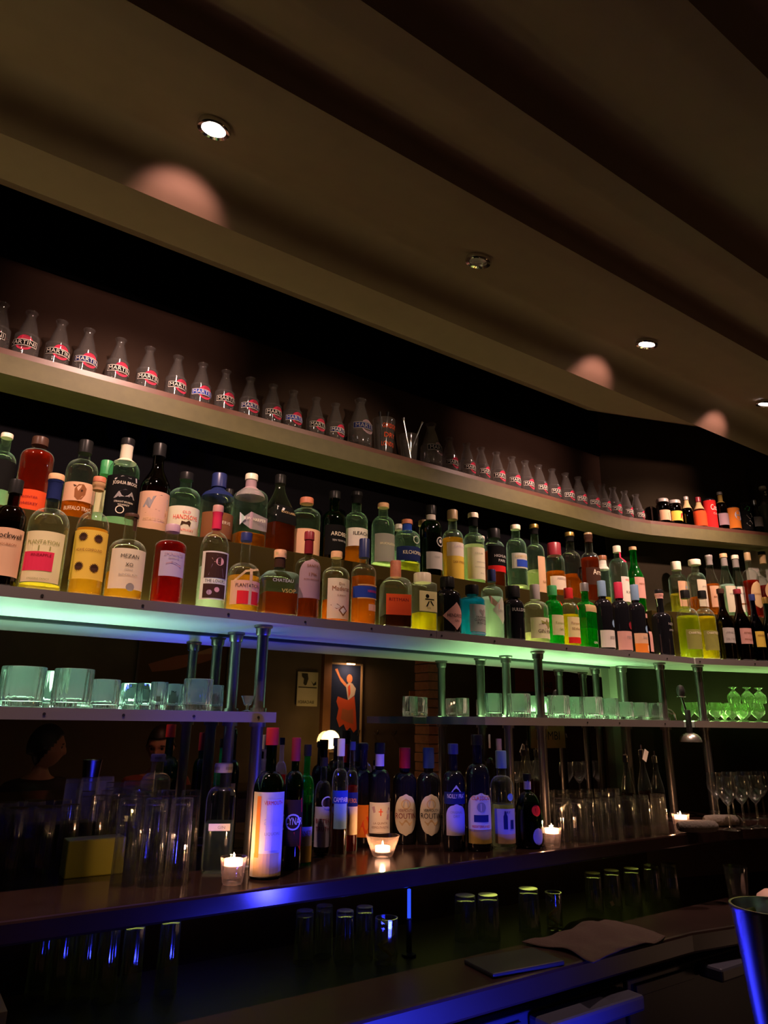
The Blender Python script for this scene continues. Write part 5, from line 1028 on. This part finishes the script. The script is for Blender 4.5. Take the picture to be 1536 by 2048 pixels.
for i, px in enumerate((712, 750, 786)):
    p = mir(px, 1466, YR)
    o = MB().tube([(0, 0, 0), (0, .04, -.02), (0, .07, .0), (0, .075, .03)], [.008, .008, .008, .012]).build('coat_hook', CHROME, None, True, loc=(p.x, YB, p.z)); tag(o, 'steel coat hook on the dark wall, %s along from the framed poster' % ORD[i], 'hook', 'coat hooks on the rear wall')
# console with table lamp
p = mir(650, 1474, YB + .25)
o = MB().box(p.x - .35, p.x + .35, YB + .02, YB + .40, p.z - .36, p.z - .32).box(p.x - .33, p.x - .28, YB + .05, YB + .37, 0, p.z - .36).box(p.x + .28, p.x + .33, YB + .05, YB + .37, 0, p.z - .36).build('console_table', DARKWOOD, None, bevel=.004); tag(o, 'dark console table carrying the glowing stained glass lamp', 'table')
t = thing('table_lamp', 'table lamp with glowing yellow domed shade on the dark console', 'lamp', (p.x, YB + .25, p.z - .32))
MB().lathe([(0, 0), (.07, 0), (.07, .012), (.02, .03), (.013, .08), (.016, .16), (.010, .24), (.010, .30), (0, .30)], 22).build('base', MATS['brass'], t, True)
MB().lathe([(.072, .275), (.069, .305), (.055, .340), (.030, .362), (.010, .370), (0, .371)], 28, 8, .03).build('lamp_shade', glow('lamp_shade_glow', (1, .60, .16), 5.5), t, True)
lamp('POINT', 'table_lamp_light', (p.x, YB + .35, p.z - .02), 3.0, (1, .62, .25), shadow_soft_size=.08)

# ------------------------------------------------------------------ guests on stools
def stool(label, x, y):
    t = thing('bar_stool', label, 'bar stool', (x, y, 0), group='bar stools')
    MB().lathe([(0, .52), (.17, .52), (.185, .535), (.185, .565), (.17, .575), (0, .578)], 28).build('seat', pbr('stool_leather', (.05, .015, .012), .4), t, True)
    MB().lathe([(0, .02), (.20, .02), (.20, .032), (.03, .05), (.024, .08), (.024, .52), (0, .52)], 24).build('pedestal', CHROME, t, True)
    r = .15; MB().tube([(r * cos(k * pi / 8), r * sin(k * pi / 8), .28) for k in range(17)], .010, 8).build('footrest', CHROME, t, True)
def skin(name, verts, edges, radii, mat, sub=2):
    me = bpy.data.meshes.new(name); me.from_pydata(verts, edges, []); o = bpy.data.objects.new(name, me); COL.objects.link(o)
    m = o.modifiers.new('skin', 'SKIN'); m.use_smooth_shade = True
    sv = me.skin_vertices[0].data
    for i, r in enumerate(radii): sv[i].radius = r if isinstance(r, tuple) else (r, r); sv[i].use_root = (i == 0)
    s = o.modifiers.new('sub', 'SUBSURF'); s.levels = sub; s.render_levels = sub
    bpy.context.view_layer.update()
    me2 = bpy.data.meshes.new_from_object(o.evaluated_get(bpy.context.evaluated_depsgraph_get()))
    bpy.data.objects.remove(o)
    return [v.co.copy() for v in me2.vertices], [tuple(p.vertices) for p in me2.polygons]
def head_mesh():
    """ellipsoid pushed into a face: brow, sockets, nose, lips, chin; faces +y, centre at origin, 0.23 high"""
    nu, nv = 48, 40; vs = []; fs = []
    def g(x, c, s): return math.exp(-((x - c) / s) ** 2)
    for j in range(nv + 1):
        ph = pi * j / nv; z = cos(ph) * .118
        for i in range(nu):
            a = 2 * pi * i / nu; x = sin(ph) * sin(a) * .076; y = sin(ph) * cos(a) * .096
            front = max(0, cos(a)) ** 2 * sin(ph)
            if z < -.03: x *= 1 - .30 * min(1, (-.03 - z) / .09) * (1 if y > -.02 else .6)
            if z < -.05 and y < 0: y *= .72
            f = .006 * g(z, .022, .012) * front
            f -= .013 * g(z, .004, .012) * (g(x, .030, .014) + g(x, -.030, .014)) * front
            f += .024 * g(z, -.030, .015) * g(x, 0, .011) * front + .014 * g(z, -.008, .018) * g(x, 0, .008) * front
            f += .006 * g(z, -.062, .006) * g(x, 0, .020) * front + .006 * g(z, -.075, .006) * g(x, 0, .018) * front - .004 * g(z, -.0685, .003) * g(x, 0, .022) * front
            f += .010 * g(z, -.100, .012) * g(x, 0, .022) * front
            f += .004 * g(z, -.020, .02) * (g(x, .045, .016) + g(x, -.045, .016)) * front
            e = .016 * g(z, -.012, .022) * g(abs(cos(a)), .10, .16) * (1 if y < .02 else .2)
            vs.append(Vector((x + e * (1 if x > 0 else -1), y + f, z)))
    for j in range(nv):
        for i in range(nu): fs.append((j * nu + i, j * nu + (i + 1) % nu, (j + 1) * nu + (i + 1) % nu, (j + 1) * nu + i))
    return vs, fs
SKIN = pbr('skin', (.42, .20, .13), .55); HAIR = pbr('dark_hair', (.012, .008, .006), .5)
def person(label, x, y, facing, head_yaw, head_pitch, shirt, hair_long):
    """seated on a stool facing +y before turning; hip at .80"""
    t = thing('person', label, 'person', (x, y, -.14), facing)
    V = []; E = []; Rr = []
    def add(p, r, par=None):
        V.append(p); Rr.append(r)
        if par is not None: E.append((par, len(V) - 1))
        return len(V) - 1
    pel = add((0, 0, .84), (.150, .115)); bel = add((0, .01, .97), (.130, .100), pel); ch = add((0, .0, 1.14), (.155, .110), bel); up = add((0, -.01, 1.24), (.115, .085), ch); nk = add((0, .0, 1.315), .052, up); nt = add((0, .012, 1.38), .050, nk)
    arms = []
    for s in (-1, 1):
        sh = add((s * .155, -.01, 1.235), .062, up); ua = add((s * .20, .03, 1.12), .050, sh); el = add((s * .225, .05, .985), .042, ua); fa = add((s * .19, .16, .945), .036, el); wr = add((s * .14, .26, .935), .024, fa); pm = add((s * .125, .305, .930), (.034, .014), wr); pe = add((s * .118, .34, .925), (.036, .012), pm)
        arms.append((sh, ua, el, fa))
        for k in range(4):
            fx = s * (.118 - (k - 1.5) * .018 * s * s); L = (.040, .046, .043, .034)[k]
            bx = s * .118 + (k - 1.5) * .018
            f1 = add((bx, .365, .922), .0085, pe); f2 = add((bx, .365 + L * .6, .915), .0080, f1); add((bx, .365 + L * .9, .900), .0070, f2)
        t1 = add((s * .090, .315, .932), .010, pm); t2 = add((s * .072, .342, .930), .009, t1); add((s * .068, .365, .922), .008, t2)
        hp = add((s * .09, .03, .82), .095, pel); th = add((s * .13, .24, .815), .082, hp); kn = add((s * .15, .44, .79), .060, th); cf = add((s * .15, .42, .60), .055, kn); an = add((s * .14, .36, .36), .038, cf); hl = add((s * .14, .36, .315), .040, an); add((s * .15, .50, .305), (.042, .026), hl)
    bv, bf = skin('b', V, E, Rr, None)
    hv, hf = head_mesh()
    M = Matrix.Translation((0, .035, 1.475)) @ Matrix.Rotation(head_yaw, 4, 'Z') @ Matrix.Rotation(head_pitch, 4, 'X')
    mb = MB().add(bv, bf).add([M @ v for v in hv], hf)
    body = mb.build('body', SKIN, t, True); r = body.modifiers.new('merge', 'REMESH'); r.mode = 'VOXEL'; r.voxel_size = .008; r.use_smooth_shade = True
    # clothes: shells that follow the body
    keep_ = [i for i in range(5)]; im = {i: i for i in keep_}; SV = [V[i] for i in keep_]; SR = [tuple(a * 1.10 + .008 for a in (r if isinstance(r, tuple) else (r, r))) for r in (Rr[i] for i in keep_)]; SE = [(0, 1), (1, 2), (2, 3), (3, 4)]
    SV[4] = (0, 0, 1.298); SV[0] = (0, 0, .80)
    for arm in arms:
        for n_, i in enumerate(arm):
            SE.append((3 if n_ == 0 else len(SV) - 1, len(SV))); SV.append(V[i]); r = Rr[i]; SR.append((r * 1.12 + .008,) * 2)
    sv, sf = skin('s', SV, SE, SR, None)
    cl = MB().add(sv, sf)
    o = cl.build('shirt', pbr('shirt_%d' % int(shirt[0] * 1000), shirt, .85), t, True); r = o.modifiers.new('merge', 'REMESH'); r.mode = 'VOXEL'; r.voxel_size = .009; r.use_smooth_shade = True
    tr = MB()
    for s in (-1, 1):
        pts = [(0, -.02, .85), (s * .09, .03, .82), (s * .13, .24, .815), (s * .15, .44, .79), (s * .15, .42, .60), (s * .14, .36, .38)]
        av, af = skin('l', pts, [(i, i + 1) for i in range(5)], [.13, .103, .090, .070, .064, .052], None); tr.add(av, af)
    o = tr.build('trousers', pbr('dark_trousers', (.015, .016, .025), .9), t, True); r = o.modifiers.new('merge', 'REMESH'); r.mode = 'VOXEL'; r.voxel_size = .010; r.use_smooth_shade = True
    # hair cap grown from the head surface
    keep = lambda v: (v.z > .052 - .75 * max(0, -(v.y - .062)) * 1.15 and v.z > -.085) if not hair_long else (v.z > .055 - 1.5 * max(0, .075 - v.y))
    ids = {}; hvv = []; hff = []
    for f in hf:
        if all(keep(hv[i]) for i in f):
            g = []
            for i in f:
                if i not in ids: ids[i] = len(hvv); hvv.append(M @ (hv[i] * 1.09 + Vector((0, -.004, .004))))
                g.append(ids[i])
            hff.append(tuple(g))
    hb = MB().add(hvv, hff); hb.build('hair', HAIR, t, True).modifiers.new('thickness', 'SOLIDIFY').thickness = .012
    for s in (-1, 1):
        eb = MB(); eb.lathe([(0, -.011), (.008, -.008), (.011, 0), (.008, .008), (0, .011)], 14, M=M @ Matrix.Translation((s * .030, .076, .004))); eb.build('eye', pbr('dark_eye', (.05, .035, .03), .2), t, True)
        eb = MB().tube([M @ Vector((s * u, .0905 - abs(u - .03) * .35, .021 + .003 * cos((u - .03) * 80))) for u in (.012, .022, .032, .042, .050)], .0035, 6); eb.build('eyebrow', HAIR, t, True)
    if not hair_long:
        MB().tube([M @ Vector((u, .100 - abs(u) * .5, -.050 - abs(u) * .16)) for u in (-.028, -.018, -.008, 0, .008, .018, .028)], [.003, .005, .006, .006, .006, .005, .003], 8).build('moustache', HAIR, t, True)
    return t
p1 = mir(95, 1503, -.38); p2 = mir(308, 1512, -.34)
dz = 0
stool('bar stool under the guest with longer hair', p1.x - .03, -.38); stool('bar stool under the guest with the moustache', p2.x + .03, -.34)
person('person with longer dark hair in dark clothes, turned sideways to the other guest', p1.x - .03, -.38, R_(-30), R_(-50), R_(-4), (.02, .018, .02), True)
person('person with short dark hair and moustache in a red-brown shirt, looking down', p2.x + .03, -.34, R_(10), R_(22), R_(-12), (.20, .045, .03), False)
o = lamp('SPOT', 'guest_face_fill', (1.5, .55, HC + .9), 14, (1, .36, .22), spot_size=R_(50), spot_blend=.8, shadow_soft_size=.08); aim(o, (p2.x, -.1, HC - .25))  # added unseen spot that reddens and brightens the guest's face
